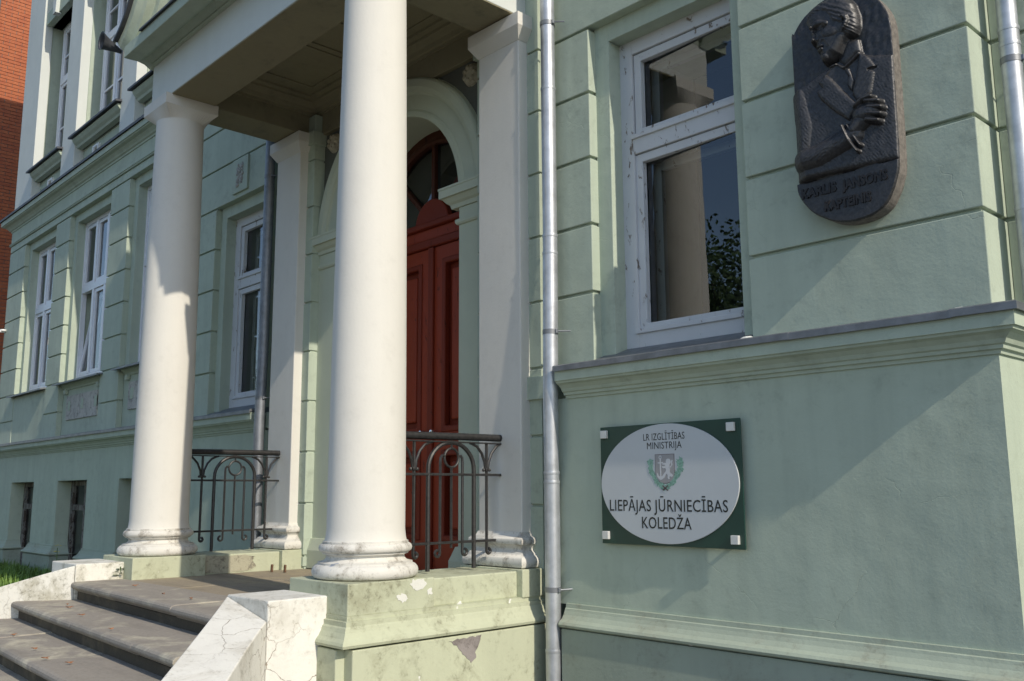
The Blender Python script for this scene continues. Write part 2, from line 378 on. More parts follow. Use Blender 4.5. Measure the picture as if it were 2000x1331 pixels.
courses(-10.45, WL[0], RZ[:6]); courses(WL[1], -8.36, RZ[:6]); courses(-10.45, -8.36, RZ[5:])
FZ = [2.395, 2.79, 3.22, 3.655, 4.09, 4.525, 4.96, 5.385, 5.77]
for x0, x1 in ((-17.62, -16.75), (-15.16, -14.53), (-12.86, -12.20), (-10.60, -10.46)):
    courses(x0, x1, FZ, UP, .137)
# lintel course, string moulding, frieze and main cornice of the far wing
B(-17.62, -10.46, UP, .14, 5.781, 5.885).build('lintel_course', 'green', bld, .004)
MB().sweep([(-.05, 5.888), (.022, 5.890), (.026, 5.900), (.014, 5.906), (.014, 5.914), (.026, 5.918), (.022, 5.932), (-.05, 5.934)], [(-17.62, .5), (-17.62, UP), (-8.30, UP)]).build('string_moulding', 'green', bld)
B(-17.62, -8.30, UP, .14, 5.936, 6.15).build('frieze', 'green', bld)
MC = [(-.08, 6.14), (.012, 6.142), (.016, 6.165), (.035, 6.175), (.05, 6.195), (.085, 6.225), (.13, 6.240), (.135, 6.252), (.15, 6.254), (.15, 6.335), (-.08, 6.335)]
MF = [(-.10, 6.47), (.165, 6.378), (.175, 6.372), (.175, 6.335), (.168, 6.335), (.168, 6.345), (-.10, 6.345)]
MB().sweep(MC, [(-17.62, .6), (-17.62, UP), (-8.05, UP)]).build('main_cornice', 'green', bld)
MB().sweep(MF, [(-17.62, .6), (-17.62, UP), (-8.05, UP)]).build('cornice_flashing', 'flash_dark', bld)
MB().sweep(MC, [(-4.5, UP), (-1.55, UP), (-1.55, .9)]).build('main_cornice', 'green', bld)
MB().sweep(MF, [(-4.5, UP), (-1.55, UP), (-1.55, .9)]).build('cornice_flashing', 'flash_dark', bld)
# ---------------- recessed bay to the right of the corner
MB().slab([-1.60, 4.5], [GZ, 12.4], [], .370, 1.3).build('recessed_wall', 'green', bld)
for a, b in zip(RZ[:-1], RZ[1:]): B(-1.548, 4.5, .350, .375, a+GR, b-GR).build('course_block', 'green', bld, .004)
B(-4.6, -1.57, .085, 1.3, 6.4, 12.6).build('upper_storey_wall', 'pier_pale', bld)

# ---------------- windows
TILT = math.tan(R(3.0))      # the old panes sit a little askew in their sashes
def window_old(X0, X1, z0, z1, y, gl_u, gl_l, nm_curtain=None):
    """Old painted casement: two panes, wide transom. gl_* = (x0,x1,z0,z1) of the glass"""
    w = part(bld, 'window')
    f = 'white_wood'
    ux0, ux1, uz0, uz1 = gl_u; lx0, lx1, lz0, lz1 = gl_l
    s = .062; t0 = lz1+s; t1 = uz0-s
    B(X0, ux0-s, y, y+.09, z0, z1).build('frame', f, w, .004)
    B(ux1+s, X1, y, y+.09, z0, z1).build('frame', f, w, .004)
    B(ux0-s, ux1+s, y, y+.09, uz1+s, z1).build('frame', f, w, .004)
    B(ux0-s, ux1+s, y, y+.09, z0, lz0-s).build('frame', f, w, .004)
    B(ux0-s, ux1+s, y, y+.09, t0, t1).build('transom', f, w, .004)
    for (a, b, c, d) in (gl_u, gl_l):
        k = s-.005
        MB().slab([a-k, a, b, b+k], [c-k, c, d, d+k], [(a, b, c, d)], y+.016, y+.06).build('sash', f, w, .004)
        B(a-s-.012, b+s+.002, y-.016, y+.03, c-s-.004, c-s+.026).build('drip_rail', f, w, .004)
        gt = TILT*(b-a)/2
        pn = MB().add([(a-.01, y+.045+gt, c-.01), (b+.01, y+.045-gt, c-.01), (b+.01, y+.045-gt, d+.01), (a-.01, y+.045+gt, d+.01)], [(0, 1, 2, 3)]).build('pane', 'glass', w)
        MB().slab([a-.03, a+.035, b-.035, b+.03], [c-.02, c+.03, d-.03, d+.02], [(a+.035, b-.035, c+.03, d-.03)], y+.17, y+.21).build('inner_sash', f, w)
    if nm_curtain:
        for a, b in nm_curtain:
            n = 40; vs = []
            for i in range(n+1):
                xx = a+(b-a)*i/n; yy = y+.34+.025*math.sin(i*1.15)+.01*math.sin(i*.47)
                vs += [(xx, yy, z0+.08), (xx, yy, z1-.05)]
            MB().add(vs, [(2*i, 2*i+2, 2*i+3, 2*i+1) for i in range(n)], True).build('curtain', 'curtain', w)
    return w
def surround(x0, x1, ztop, bi, zbot, y0=.135, y1=.40):
    """plaster band inside the rusticated opening"""
    B(x0-.01, x0+bi, y0, y1, zbot, ztop+.02).build('window_surround', 'green', bld, .004)
    B(x1-bi+.02, x1+.01, y0, y1, zbot, ztop+.02).build('window_surround', 'green', bld, .004)
    B(x0+bi, x1-bi+.02, y0, y1, ztop-.117, ztop+.02).build('window_surround', 'green', bld, .004)
surround(WR[0], WR[1], WR[3], .118, 2.38)
window_old(-3.872, -2.86, 2.50, 4.62, .25, (-3.702, -2.990, 3.980, 4.455), (-3.708, -2.985, 2.665, 3.748))
surround(WL[0], WL[1], WL[3], .118, 2.38)
d = -5.585
window_old(-3.872+d, -2.86+d, 2.50, 4.62, .25, (-3.702+d, -2.990+d, 3.980, 4.455), (-3.708+d, -2.985+d, 2.665, 3.748), [(-9.33, -9.05), (-8.8, -8.55)])
# sloped zinc window boards
for a, b in ((WR[0]+.02, WR[1]-.02), (WL[0]+.02, WL[1]-.02)):
    MB().prism([(a, .02, 2.425), (a, .26, 2.515), (a, .26, 2.49), (a, .02, 2.40)], (b-a, 0, 0)).build('window_board', 'flash', bld)
# small relief panel over the porch-side window
rp = B(-9.16, -8.82, .035, .085, 4.79, 5.17).build('relief_panel', 'green', bld, .004)
m0 = MB()
rnd = random.Random(3)
for i in range(70):
    x = rnd.uniform(-9.06, -8.92); z = rnd.uniform(4.86, 5.10); r = rnd.uniform(.010, .022)
    m0.lathe([(0, 0), (r*.7, -r*.3), (r, -r)], (0, 0), 7)
    n = 7*3
    for k in range(len(m0.v)-n, len(m0.v)):
        vx, vy, vz = m0.v[k]; m0.v[k] = (x+vx, .035-(vz+r)*1.0+.002, z+vy)
o = m0.build('carved_ornament', 'roughcast', rp); o['kind'] = 'stuff'

# far wing windows: three lights over three lights
def window_far(X0, X1, z0, z1, zt, y, bars=False, open_left=False, cur='curtain'):
    w = part(bld, 'window'); f = 'white_new'; e = .06; n = 3
    B(X0, X1, y, y+.07, z1-e, z1).build('frame', f, w, .004); B(X0, X1, y, y+.07, z0, z0+e).build('frame', f, w, .004)
    B(X0, X0+e, y, y+.07, z0+e, z1-e).build('frame', f, w, .004); B(X1-e, X1, y, y+.07, z0+e, z1-e).build('frame', f, w, .004)
    B(X0+e, X1-e, y-.006, y+.07, zt-.05, zt+.05).build('transom', f, w, .004)
    lw = (X1-X0-2*e)/n
    for k in range(n):
        a = X0+e+k*lw; b = a+lw
        if k: B(a-.035, a+.035, y-.004, y+.066, z0+e, z1-e).build('mullion', f, w, .004)
        a += .04 if k else 0.005; b -= .04 if k < n-1 else .005
        for (c, dd, low) in ((z0+e+.005, zt-.055, 1), (zt+.055, z1-e-.005, 0)):
            tilt = open_left and k == 0 and low
            s = MB().slab([a, a+.045, b-.045, b], [c, c+.05, dd-.05, dd], [(a+.045, b-.045, c+.05, dd-.05)], y+.012, y+.062)
            p = MB().add([(a+.04, y+.04, c+.045), (b-.04, y+.04, c+.045), (b-.04, y+.04, dd-.045), (a+.04, y+.04, dd-.045)], [(0, 1, 2, 3)])
            if tilt:
                for q in (s, p):
                    q.v = [(x, y+.03+(yy-y-.03)*math.cos(.14)+(zz-c)*math.sin(.14), c+(zz-c)*math.cos(.14)) for x, yy, zz in q.v]
            s.build('sash', f, w, .003); p.build('pane', 'glass', w)
            if bars and not low: pass
            if bars: 
                for fz in (.45,): B(a+.045, b-.045, y+.02, y+.05, c+(dd-c)*fz-.015, c+(dd-c)*fz+.015).build('glazing_bar', f, w)
    nn = 90; vs = []
    for i in range(nn+1):
        xx = X0+.05+(X1-X0-.1)*i/nn; yy = y+.30+.035*math.sin(i*.9)+.02*math.sin(i*.37); vs += [(xx, yy, z0+.06), (xx, yy, z1-.05)]
    hole = (nn*4//10, nn*6//10)
    MB().add(vs, [(2*i, 2*i+2, 2*i+3, 2*i+1) for i in range(nn) if not hole[0] < i < hole[1]], True).build('curtain', cur, w)
SP = [(-.06, 3.10), (.01, 3.105), (.02, 3.13), (.045, 3.15), (.075, 3.17), (.08, 3.19), (-.06, 3.19)]
for k, (a, b) in enumerate(far_w):
    surround(a, b, 5.77, .125, 3.2, .135, .40)
    window_far(a+.10, b-.08, 3.26, 5.66, 4.61, .25, False, k == 1)
    MB().prism([(a-.12 if k == 0 else a-.06, -.02, 3.195), (a-.12 if k == 0 else a-.06, .27, 3.245), (a-.12 if k == 0 else a-.06, .27, 3.225), (a-.12 if k == 0 else a-.06, -.02, 3.172)], (b-a+.16, 0, 0)).build('window_sill', 'flash', bld)
    if k == 0:
        B(a, b, .068, .14, 2.40, 3.17).build('apron', 'green', bld)
    else:
        B(a, b, .137, .16, 2.40, 3.17).build('apron', 'green', bld)
        MB().sweep([(o*.8, z) for o, z in SP], [(a+.06, .13), (b-.06, .13)]).build('sill_moulding', 'green', bld)
        for xx in (a+.14, b-.22): B(xx, xx+.08, .085, .137, 3.04, 3.11).build('sill_bracket', 'green', bld, .01)
        rc = B(a+.22, b-.22, .118, .140, 2.66, 3.01).build('roughcast_panel', 'roughcast', bld)
        for j in range(3):
            xx = a+.30+j*.53
            B(xx, xx+.09, .112, .130, 2.79, 2.93).build('square_inset', 'green', rc)
# basement lights
for a, b in basement:
    w = part(bld, 'basement_window')
    MB().slab([a, a+.09, (a+b)/2-.04, (a+b)/2+.04, b-.09, b], [GZ, GZ+.3, 1.0, 1.38, 1.46, 1.72, 1.79],
              [(a+.09, (a+b)/2-.04, GZ+.3, 1.38), ((a+b)/2+.04, b-.09, GZ+.3, 1.38), (a+.09, (a+b)/2-.04, 1.46, 1.72), ((a+b)/2+.04, b-.09, 1.46, 1.72)], .185, .245).build('frame', 'old_frame', w, .004)
    MB().add([(a, .225, GZ), (b, .225, GZ), (b, .225, 1.79), (a, .225, 1.79)], [(0, 1, 2, 3)]).build('pane', 'glass', w)
    for s in (a-.30, b-.02):
        B(s, s+.32, .5, 1.3, GZ, .92).build('basement_jamb', 'green_plinth', w)
# plinth side walls inside basement openings
for i in range(0, len(edges), 2):
    B(edges[i]+.001, edges[i+1]-.001, .04, .5, GZ, .905).build('basement_pier', 'green_plinth', bld)

# ---------------- upper storey of the far wing
MB().slab([-17.60, -8.30, -16.72, -15.18, -14.58, -12.76, -12.20, -10.5], [6.40, 7.06, 9.72, 12.6],
          [(-16.72, -15.18, 7.06, 9.72), (-14.58, -12.76, 7.06, 9.72), (-12.20, -10.5, 7.06, 9.72)], .20, 1.3).build('upper_storey_wall', 'green', bld)
B(-8.30, -4.6, .2, 1.3, 6.4, 12.6).build('upper_storey_wall', 'pier_pale', bld)
for a, b in ((-17.60, -16.70), (-15.20, -14.60), (-12.74, -12.22), (-10.5, -9.8)):
    B(a, b, UP, .21, 6.40, 12.3).build('giant_pilaster', 'pier_pale', bld, .006)
for a, b in ((-16.70, -15.20), (-14.60, -12.74), (-12.22, -10.5)):
    window_far(a+.10, b-.08, 7.08, 9.70, 8.68, .36, True, False, 'blind')
    s0 = a-.05
    MB().prism([(s0, -.03, 7.03), (s0, .37, 7.10), (s0, .37, 7.07), (s0, -.03, 7.00)], (b-a+.10, 0, 0)).build('window_sill', 'flash_dark', bld)
    MB().sweep([(-.05, 6.86), (.02, 6.87), (.035, 6.90), (.07, 6.93), (.10, 6.97), (.10, 6.995), (-.05, 6.995)], [(a+.005, .12), (b-.005, .12)]).build('sill_moulding', 'green', bld)
    cx = a+.62
    v = MB().slab([cx-.12, cx-.09, cx+.09, cx+.12], [6.50, 6.53, 6.75, 6.78], [(cx-.09, cx+.09, 6.53, 6.75)], .165, .205).build('vent_frame', 'plastic_white', bld)
    for q in range(6): MB().prism([(cx-.09, .175, 6.535+q*.036), (cx-.09, .195, 6.555+q*.036), (cx-.09, .198, 6.552+q*.036), (cx-.09, .178, 6.532+q*.036)], (.18, 0, 0)).build('slat', 'plastic_white', v)
    # window head with hanging keystone
    B(a+.005, b-.005, .10, .36, 9.72, 9.95).build('window_head', 'green', bld, .004)
    MB().prism([(a+.52, .04, 9.70), (a+.66, .04, 9.70), (a+.72, .04, 10.6), (a+.46, .04, 10.6)], (0, .1, 0)).build('keystone', 'pier_pale', bld, .005)

# ------------------------------------------------------------------ entrance porch (parts of the building)
CXR, CXL, CY = -4.765, -7.785, -1.145
COLB = [(.0, 1.108), (.292, 1.108), (.304, 1.114), (.313, 1.130), (.315, 1.148), (.310, 1.166), (.298, 1.180), (.286, 1.186), (.280, 1.187), (.280, 1.198), (.262, 1.200), (.244, 1.208), (.232, 1.222), (.231, 1.234), (.240, 1.243), (.254, 1.246), (.254, 1.256),
        (.264, 1.257), (.273, 1.264), (.277, 1.278), (.273, 1.293), (.263, 1.303), (.254, 1.305), (.254, 1.318), (.244, 1.320)]
SHAFT = [(.244, 1.320), (.238, 1.345), (.2335, 1.39)]+[(.2335-.034*((z-1.39)/(4.84-1.39))**1.5, z) for z in np.linspace(1.6, 4.84, 14)]
CY0 = CY
for cx in (CXR, CXL):
    CY = CY0
    c = part(bld, 'column')
    MB().lathe(COLB, (cx, CY), 72).build('column_base', 'cream_base', c)
    MB().lathe(SHAFT, (cx, CY), 72).build('shaft', 'cream', c)
    # capital: circle to square splay, square abacus
    n = 64; vs = []
    for i in range(n):
        t = 2*math.pi*i/n; ct, st = math.cos(t), math.sin(t); k = .238/max(abs(ct), abs(st))
        vs += [(cx+.199*ct, CY+.199*st, 4.838), (cx+k*ct, CY+k*st, 4.925)]
    cp = MB().add(vs, [(2*i, 2*((i+1) % n), 2*((i+1) % n)+1, 2*i+1) for i in range(n)])
    cp.box(cx-.238, cx+.238, CY-.238, CY+.238, 4.925, 5.018)
    cp.build('capital', 'cream', c)
# pedestals under the columns, parapets, pedestals under the pilasters
PEDM = [(-.06, .935), (.004, .932), (.004, .908), (.018, .905), (.018, .880), (.026, .872), (.034, .850), (.050, .822), (.066, .805), (.072, .790), (.066, .775), (.050, .770), (-.06, .768)]
for sg, cx in ((1, CXR), (-1, CXL)):
    xo = cx+sg*.312; xi = cx-sg*.312
    B(min(xo, xi), max(xo, xi), -1.47, -.868, .93, 1.105).build('pedestal', 'green_base', bld, .006)
    po = cx+sg*.275; pi = cx-sg*.255
    B(min(po, pi), max(po, pi), -.868, -.16, .93, 1.095).build('parapet', 'green_base', bld, .008)
    B(min(cx+sg*.325, cx-sg*.30), max(cx+sg*.325, cx-sg*.30), -.16, .10, .93, 1.105).build('pilaster_pedestal', 'green_base', bld, .005)
    # base under the parapet with moulding on the outer side and front
    path = [(xi, -1.47), (xo, -1.47), (xo, .06)] if sg > 0 else [(xo, .06), (xo, -1.47), (xi, -1.47)]
    MB().sweep(PEDM, path).build('porch_moulding', 'green_base', bld)
    MB().sweep([(-.5, .762), (.060, .762), (.060, GZ-.05), (-.5, GZ-.05)], [(xo, -1.47), (xo, .06)] if sg > 0 else [(xo, .06), (xo, -1.47)]).build('porch_base', 'green_base', bld, .006)
    B(min(xi, xo)+.02, max(xi, xo)-.02, -1.526, -1.4, GZ-.05, .7615).build('porch_base_front', 'green_base', bld, .006)
# pilasters against the wall
for sg, cx in ((1, CXR), (-1, CXL)):
    p = part(bld, 'pilaster')
    x0, x1 = cx-.222, cx+.212
    B(x0, x1, -.055, .10, 1.105, 4.86).build('shaft', 'cream', p, .008)
    pth = [(x0, .10), (x0, -.055), (x1, -.055), (x1, .10)]
    MB().sweep([(-.02, 1.106), (.058, 1.106), (.074, 1.113), (.082, 1.130), (.084, 1.148), (.078, 1.166), (.062, 1.182), (.050, 1.188), (.044, 1.200), (.026, 1.212), (.020, 1.228), (.026, 1.244), (.034, 1.252),
                (.046, 1.258), (.052, 1.272), (.050, 1.288), (.040, 1.300), (.022, 1.306), (.012, 1.315), (.004, 1.335), (-.02, 1.336)], pth, True).build('pilaster_base', 'cream_base', p)
    MB().sweep([(-.02, 4.82), (.004, 4.82), (.055, 4.90), (.058, 4.905), (.058, 5.0), (-.02, 5.0)], pth).build('pilaster_capital', 'cream', p)
    # rusticated strips either side of the pilaster
    RS = [.95, 1.05, 1.51, 1.97, 2.43, 2.889, 3.349, 3.809, 4.270, 4.731, 5.191, 5.651]
    for a, b in ((x1-.03, x1+.115), (x0-.115, x0+.03)):
        B(a+.012, b-.012, .05, .64, GZ, 5.02).build('quoin_backing', 'green', p)
        inner = (b < XM and a > cx) or (a > XM and b < cx)
        for z0, z1 in zip(RS[:-1], RS[1:]):
            if inner and z0 > 4.8: break
            B(a, b, .030, .30, z0+.009, z1-.009).build('course_block', 'green', p, .004)
        if inner: B(a-.02, b+.02, .0, .30, 4.88, 5.012).build('quoin_cap', 'green', p, .006)
    a, b = (x1-.03, x1+.17) if sg > 0 else (x0-.17, x0+.03)
    B(a, b-.01, .005, .3, 2.215, 2.37).build('cornice_stub', 'green', p, .004)
# beams
BX = [(-4.96, -4.565), (-7.985, -7.585)]
B(-7.985, -4.565, -1.335, -.935, 5.02, 5.42).build('front_beam', 'pier_pale', bld, .004)
for a, b in BX: B(a, b, -.933, .30, 5.02, 5.60).build('side_beam', 'pier_pale', bld, .004)
for a, b in BX:   # skins in the darker ceiling colour paint the porch shade onto the beams
    B(a+.004, b-.004, -.93, .02, 5.012, 5.0195).build('beam_shade_skin', 'ceiling', bld)
B(-7.981, -4.569, -1.331, -.94, 5.011, 5.0195).build('beam_shade_skin', 'ceiling', bld)
for xx in (-7.584, -4.9605-.006): B(xx, xx+.006, -.93, .11, 5.013, 5.34).build('beam_shade_skin', 'ceiling', bld)  # dark skins put the shade on the beams' inner sides too
# porch cornice
PC = [(-.3, 5.40), (.006, 5.402), (.016, 5.41), (.030, 5.414), (.030, 5.428), (.05, 5.434), (.075, 5.45), (.085, 5.458), (.10, 5.446), (.11, 5.440), (.125, 5.425), (.14, 5.418), (.262, 5.412), (.265, 5.416), (.265, 5.515), (-.3, 5.515)]
MB().sweep(PC, [(-7.99, -1.335), (-4.56, -1.335)]).build('porch_cornice', 'green', bld)
MB().sweep([(-.3, 5.56), (.285, 5.535), (.29, 5.512), (.283, 5.512), (.28, 5.518), (-.3, 5.518)], [(-7.62, -1.335), (-4.56, -1.335)]).build('porch_flashing', 'flash_dark', bld)
# curved gable above: wall, sweeping rim and roof edge
def smooth_path(p, n=5):
    out = []
    for i in range(len(p)-1):
        p0 = p[max(i-1, 0)]; p1 = p[i]; p2 = p[i+1]; p3 = p[min(i+2, len(p)-1)]
        for k in range(n):
            t = k/n; out.append(tuple(.5*(2*p1[j]+(p2[j]-p0[j])*t+(2*p0[j]-5*p1[j]+4*p2[j]-p3[j])*t*t+(3*p1[j]-p0[j]-3*p2[j]+p3[j])*t**3) for j in (0, 1)))
    return out+[p[-1]]
rim = smooth_path([(-8.06, 5.47), (-7.90, 5.57), (-7.76, 5.70), (-7.64, 5.86), (-7.54, 6.06), (-7.46, 6.35), (-7.40, 6.8), (-7.30, 7.4), (-7.10, 8.1), (-6.78, 8.7), (-6.28, 8.95)])
rim2 = rim+[(2*XM-x, z) for x, z in rim[-2::-1]]
gw = [(x+.1 if x < XM else x-.1, -1.30, z) for x, z in rim2]
MB().prism(gw, (0, .30, 0)).build('gable_wall', 'green', bld)
MB().prism([(x, -1.0, z-.05) for x, _, z in gw], (0, 1.15, 0)).build('gable_roof', 'flash_dark', bld)
def rimsweep(prof, name, m):
    vs = []; k = len(prof); n = len(rim2)
    for i, (x, z) in enumerate(rim2):
        a = Vector(rim2[max(i-1, 0)]); b = Vector(rim2[min(i+1, n-1)]); t = (b-a).normalized(); nn = Vector((-t.y, t.x))
        for off, y in prof: vs.append((x+nn.x*off, y, z+nn.y*off))
    fs = [(i*k+j, i*k+(j+1) % k, (i+1)*k+(j+1) % k, (i+1)*k+j) for i in range(n-1) for j in range(k)]
    fs += [tuple(range(k-1, -1, -1)), tuple(range((n-1)*k, n*k))]
    MB().add(vs, fs).build(name, m, bld)
rimsweep([(-.10, -1.25), (-.10, -1.36), (-.05, -1.40), (-.03, -1.46), (.02, -1.475), (.03, -1.54), (.06, -1.56), (.10, -1.60), (.16, -1.61), (.16, -1.25)], 'gable_rim', 'green')
rimsweep([(.163, -1.0), (.163, -1.64), (.150, -1.645), (.150, -1.65), (.178, -1.65), (.185, -1.0)], 'gable_flashing', 'flash_dark')
sp = MB().lathe([(.085, 0), (.078, .004), (.060, .05), (.035, .13), (.018, .20), (.012, .20), (.028, .13), (.052, .05), (.072, .004), (.085, 0)], (0, 0), 18)
sp.v = [(-8.24+vx, -1.72+vz*.9, 5.63+vy-vz*.25) for vx, vy, vz in sp.v]
sp.build('gutter_spout', 'flash_dark', bld)
B(-7.95, -4.6, -1.0, .2, 5.60, 5.72).build('porch_roof', 'flash_dark', bld)
# porch ceiling with mouldings
B(-7.6, -4.95, -.95, .30, 5.34, 5.60).build('porch_ceiling', 'ceiling', bld)
CM = [(-.02, 5.20), (.02, 5.20), (.025, 5.225), (.045, 5.23), (.06, 5.26), (.10, 5.29), (.115, 5.295), (.12, 5.315), (.17, 5.32), (.175, 5.3395), (-.02, 5.3395)]
MB().sweep(CM, [(-7.585, .12), (-7.585, -.935)][::-1]).build('ceiling_moulding', 'ceiling', bld)
MB().sweep(CM, [(-4.96, -.935), (-4.96, .12)][::-1]).build('ceiling_moulding', 'ceiling', bld)
MB().sweep(CM, [(-7.585, .115), (-4.96, .115)]).build('ceiling_moulding', 'ceiling', bld)
MB().sweep(CM, [(-4.96, -.935), (-7.585, -.935)]).build('ceiling_moulding', 'ceiling', bld)
# recessed panel lines on the ceiling: three panels set slightly proud, grooves between
xs = [-7.30, -6.55, -6.50, -6.02, -5.97, -5.25]
for a, b in ((-7.27, -6.56), (-6.50, -6.04), (-5.98, -5.27)):
    MB().slab([a, a+.018, b-.018, b], [-.68, -.662, -.138, -.12], [(a+.018, b-.018, -.662, -.138)], 0, .012)
    for (p0, p1, q0, q1) in ((a, b, -.68, -.655), (a, b, -.145, -.12), (a, a+.025, -.655, -.145), (b-.025, b, -.655, -.145)):
        B(p0, p1, q0, q1, 5.328, 5.342).build('ceiling_fillet', 'ceiling', bld, .003)
# entrance wall with arch
AX, AZ, RI = -6.285, 3.92, .865
YW = .15
def arched(x0, x1, z0, z1, cx, cz, r, y, yb, n=28, hole_z0=None):
    m = MB(); hz = z0
    m.add([(x0, y, z0), (cx-r, y, z0), (cx-r, y, cz), (x0, y, cz)], [(0, 1, 2, 3)])
    m.add([(cx+r, y, z0), (x1, y, z0), (x1, y, cz), (cx+r, y, cz)], [(0, 1, 2, 3)])
    A = arc(cx, cz, r, 180, 0, n); O = []
    for (px, pz) in A:
        dx, dz = px-cx, pz-cz
        k = min(((x1-cx)/dx if dx > 1e-6 else ((x0-cx)/dx if dx < -1e-6 else 1e9)), ((z1-cz)/dz if dz > 1e-6 else 1e9)); O.append((cx+dx*k, cz+dz*k))
    for i in range(n):
        q = [A[i], A[i+1], O[i+1], O[i]]
        m.add([(p[0], y, p[1]) for p in q], [(3, 2, 1, 0)])
        if abs(O[i][0]-O[i+1][0]) > 1e-4 and abs(O[i][1]-O[i+1][1]) > 1e-4:
            cxn = x0 if O[i][0] < cx else x1
            m.add([(O[i][0], y, O[i][1]), (O[i+1][0], y, O[i+1][1]), (cxn, y, z1)], [(0, 1, 2)])
        m.add([(A[i][0], y, A[i][1]), (A[i+1][0], y, A[i+1][1]), (A[i+1][0], yb, A[i+1][1]), (A[i][0], yb, A[i][1])], [(0, 1, 2, 3)], True)
    m.add([(cx-r, y, z0), (cx-r, yb, z0), (cx-r, yb, cz), (cx-r, y, cz)], [(0, 1, 2, 3)])
    m.add([(cx+r, y, z0), (cx+r, yb, z0), (cx+r, yb, cz), (cx+r, y, cz)], [(0, 1, 2, 3)])
    return m
arched(-7.62, -4.95, .93, 5.4, AX, AZ, RI, YW, .66).build('entrance_wall', 'entry', bld)
def ring(cx, cz, prof, a0, a1, n=40):
    vs = []; k = len(prof)
    for i in range(n+1):
        t = R(a0+(a1-a0)*i/n)
        for r, y in prof: vs.append((cx+r*math.cos(t), y, cz+r*math.sin(t)))
    return MB().add(vs, [(i*k+j, i*k+(j+1) % k, (i+1)*k+(j+1) % k, (i+1)*k+j) for i in range(n) for j in range(k)], False)
ring(AX, AZ, [(.860, .16), (.860, .118), (.872, .110), (.905, .110), (.917, .120), (.925, .128), (1.05, .130), (1.062, .122), (1.07, .105), (1.095, .095), (1.11, .085), (1.17, .082), (1.185, .092), (1.195, .11), (1.20, .16)], 0, 180).build('archivolt', 'entry', bld, .0)
for s in (1, -1):
    xi = AX+s*(RI); xo = AX+s*1.22
    B(min(xi, xo), max(xi, xo), .118, .16, .94, 3.80).build('door_jamb', 'entry', bld, .005)
    IM = [(-.05, 3.80), (.012, 3.80), (.02, 3.83), (.04, 3.845), (.06, 3.87), (.065, 3.88), (.085, 3.882), (.085, 3.945), (.09, 3.948), (.09, 3.965), (-.05, 3.965)]
    pth = [(AX+.80, .5), (AX+.80, .118), (-5.05, .118)] if s > 0 else [(-7.52, .118), (AX-.80, .118), (AX-.80, .5)]
    MB().sweep(IM, pth).build('impost_cap', 'entry', bld)
    pth = [(xi-.0, .5), (xi, .118), (-5.05, .118)] if s > 0 else [(-7.50, .118), (xi, .118), (xi, .5)]
    MB().sweep([(-.03, 3.655), (.012, 3.66), (.022, 3.675), (.022, 3.70), (-.03, 3.705)], pth).build('jamb_band', 'entry', bld)
    MB().sweep([(-.03, .945), (.05, .945), (.05, 1.10), (.035, 1.14), (.015, 1.20), (-.03, 1.21)], pth).build('jamb_base', 'entry', bld)
    # spandrel and rosette
    A = arc(AX, AZ, 1.205, 10 if s > 0 else 170, 62 if s > 0 else 118, 20)
    xe = AX+s*1.245; zt = 4.985
    pts = [p for p in A if p[1] < zt and abs(p[0]-AX) < 1.24]
    poly = [(x, YW-.006, z) for x, z in pts]+[(pts[-1][0], YW-.006, zt), (xe, YW-.006, zt), (xe, YW-.006, pts[0][1])]
    MB().prism(poly, (0, .004, 0)).build('spandrel', 'spandrel', bld)
    rs = MB(); rs.lathe([(0, .035), (.03, .04), (.05, .028), (.075, .035), (.085, .022), (.096, .0)], (0, 0), 24)
    rs.v = [(AX+s*.995+vx, YW-.006-vz, 4.868+vy) for vx, vy, vz in rs.v]
    ro = rs.build('rosette', 'rosette', bld)
    for q in range(7):
        t = 2*math.pi*q/7; pt = MB().lathe([(0, .03), (.014, .026), (.022, .012), (.024, 0)], (0, 0), 9)
        pt.v = [(AX+s*.995+.055*math.cos(t)+vx*1.2, YW-.03-vz, 4.868+.055*math.sin(t)+vy*1.1) for vx, vy, vz in pt.v]
        pt.build('petal', 'rosette', ro)
B(-7.58, -4.97, .105, .16, 4.99, 5.215).build('entrance_frieze', 'ceiling', bld, .004)
# ---------------- the door
dr = part(bld, 'door')
YD = .56
B(AX-.88, AX+.88, YD+.03, YD+.07, .94, 3.95).build('door_backing', 'door_dark', dr)
for s in (-1, 1):
    a, b = (AX-.865, AX-.006) if s < 0 else (AX+.006, AX+.865)
    st = .135
    MB().slab([a, a+st, b-st, b], [.955, 1.20, 1.95, 2.10, 3.60, 3.72], [(a+st, b-st, 1.20, 1.95), (a+st, b-st, 2.10, 3.60)], YD-.02, YD+.035).build('leaf', 'door', dr, .004)
    for z0, z1 in ((1.20, 1.95), (2.10, 3.60)):
        MB().slab([a+st, a+st+.05, b-st-.05, b-st], [z0, z0+.05, z1-.05, z1], [(a+st+.05, b-st-.05, z0+.05, z1-.05)], YD-.034, YD+.03).build('panel_moulding', 'door_dark', dr, .012, 3)
        B(a+st+.10, b-st-.10, YD-.004, YD+.03, z0+.10, z1-.10).build('panel', 'door', dr, .02, 2)
B(AX-.035, AX+.035, YD-.045, YD-.018, .955, 3.72).build('meeting_strip', 'door_dark', dr, .008)
for s in (-1, 1):
    h = MB().lathe([(0, -.06), (.024, -.055), (.032, -.035), (.026, -.012), (.012, -.006), (.012, .01), (.03, .012), (.03, .02)], (0, 0), 16)
    h.v = [(AX+s*.075+vx, YD-.03+vz, 2.095+vy) for vx, vy, vz in h.v]; h.build('handle', 'chrome', dr)
B(AX-.865, AX+.865, YD-.05, YD+.03, 3.725, 3.80).build('transom', 'door_dark', dr, .012)
B(AX-.865, AX+.865, YD-.03, YD+.03, 3.80, 3.90).build('transom', 'door', dr, .008)
B(AX-.865, AX+.865, YD-.07, YD+.03, 3.90, 3.955).build('transom', 'door_dark', dr, .012)
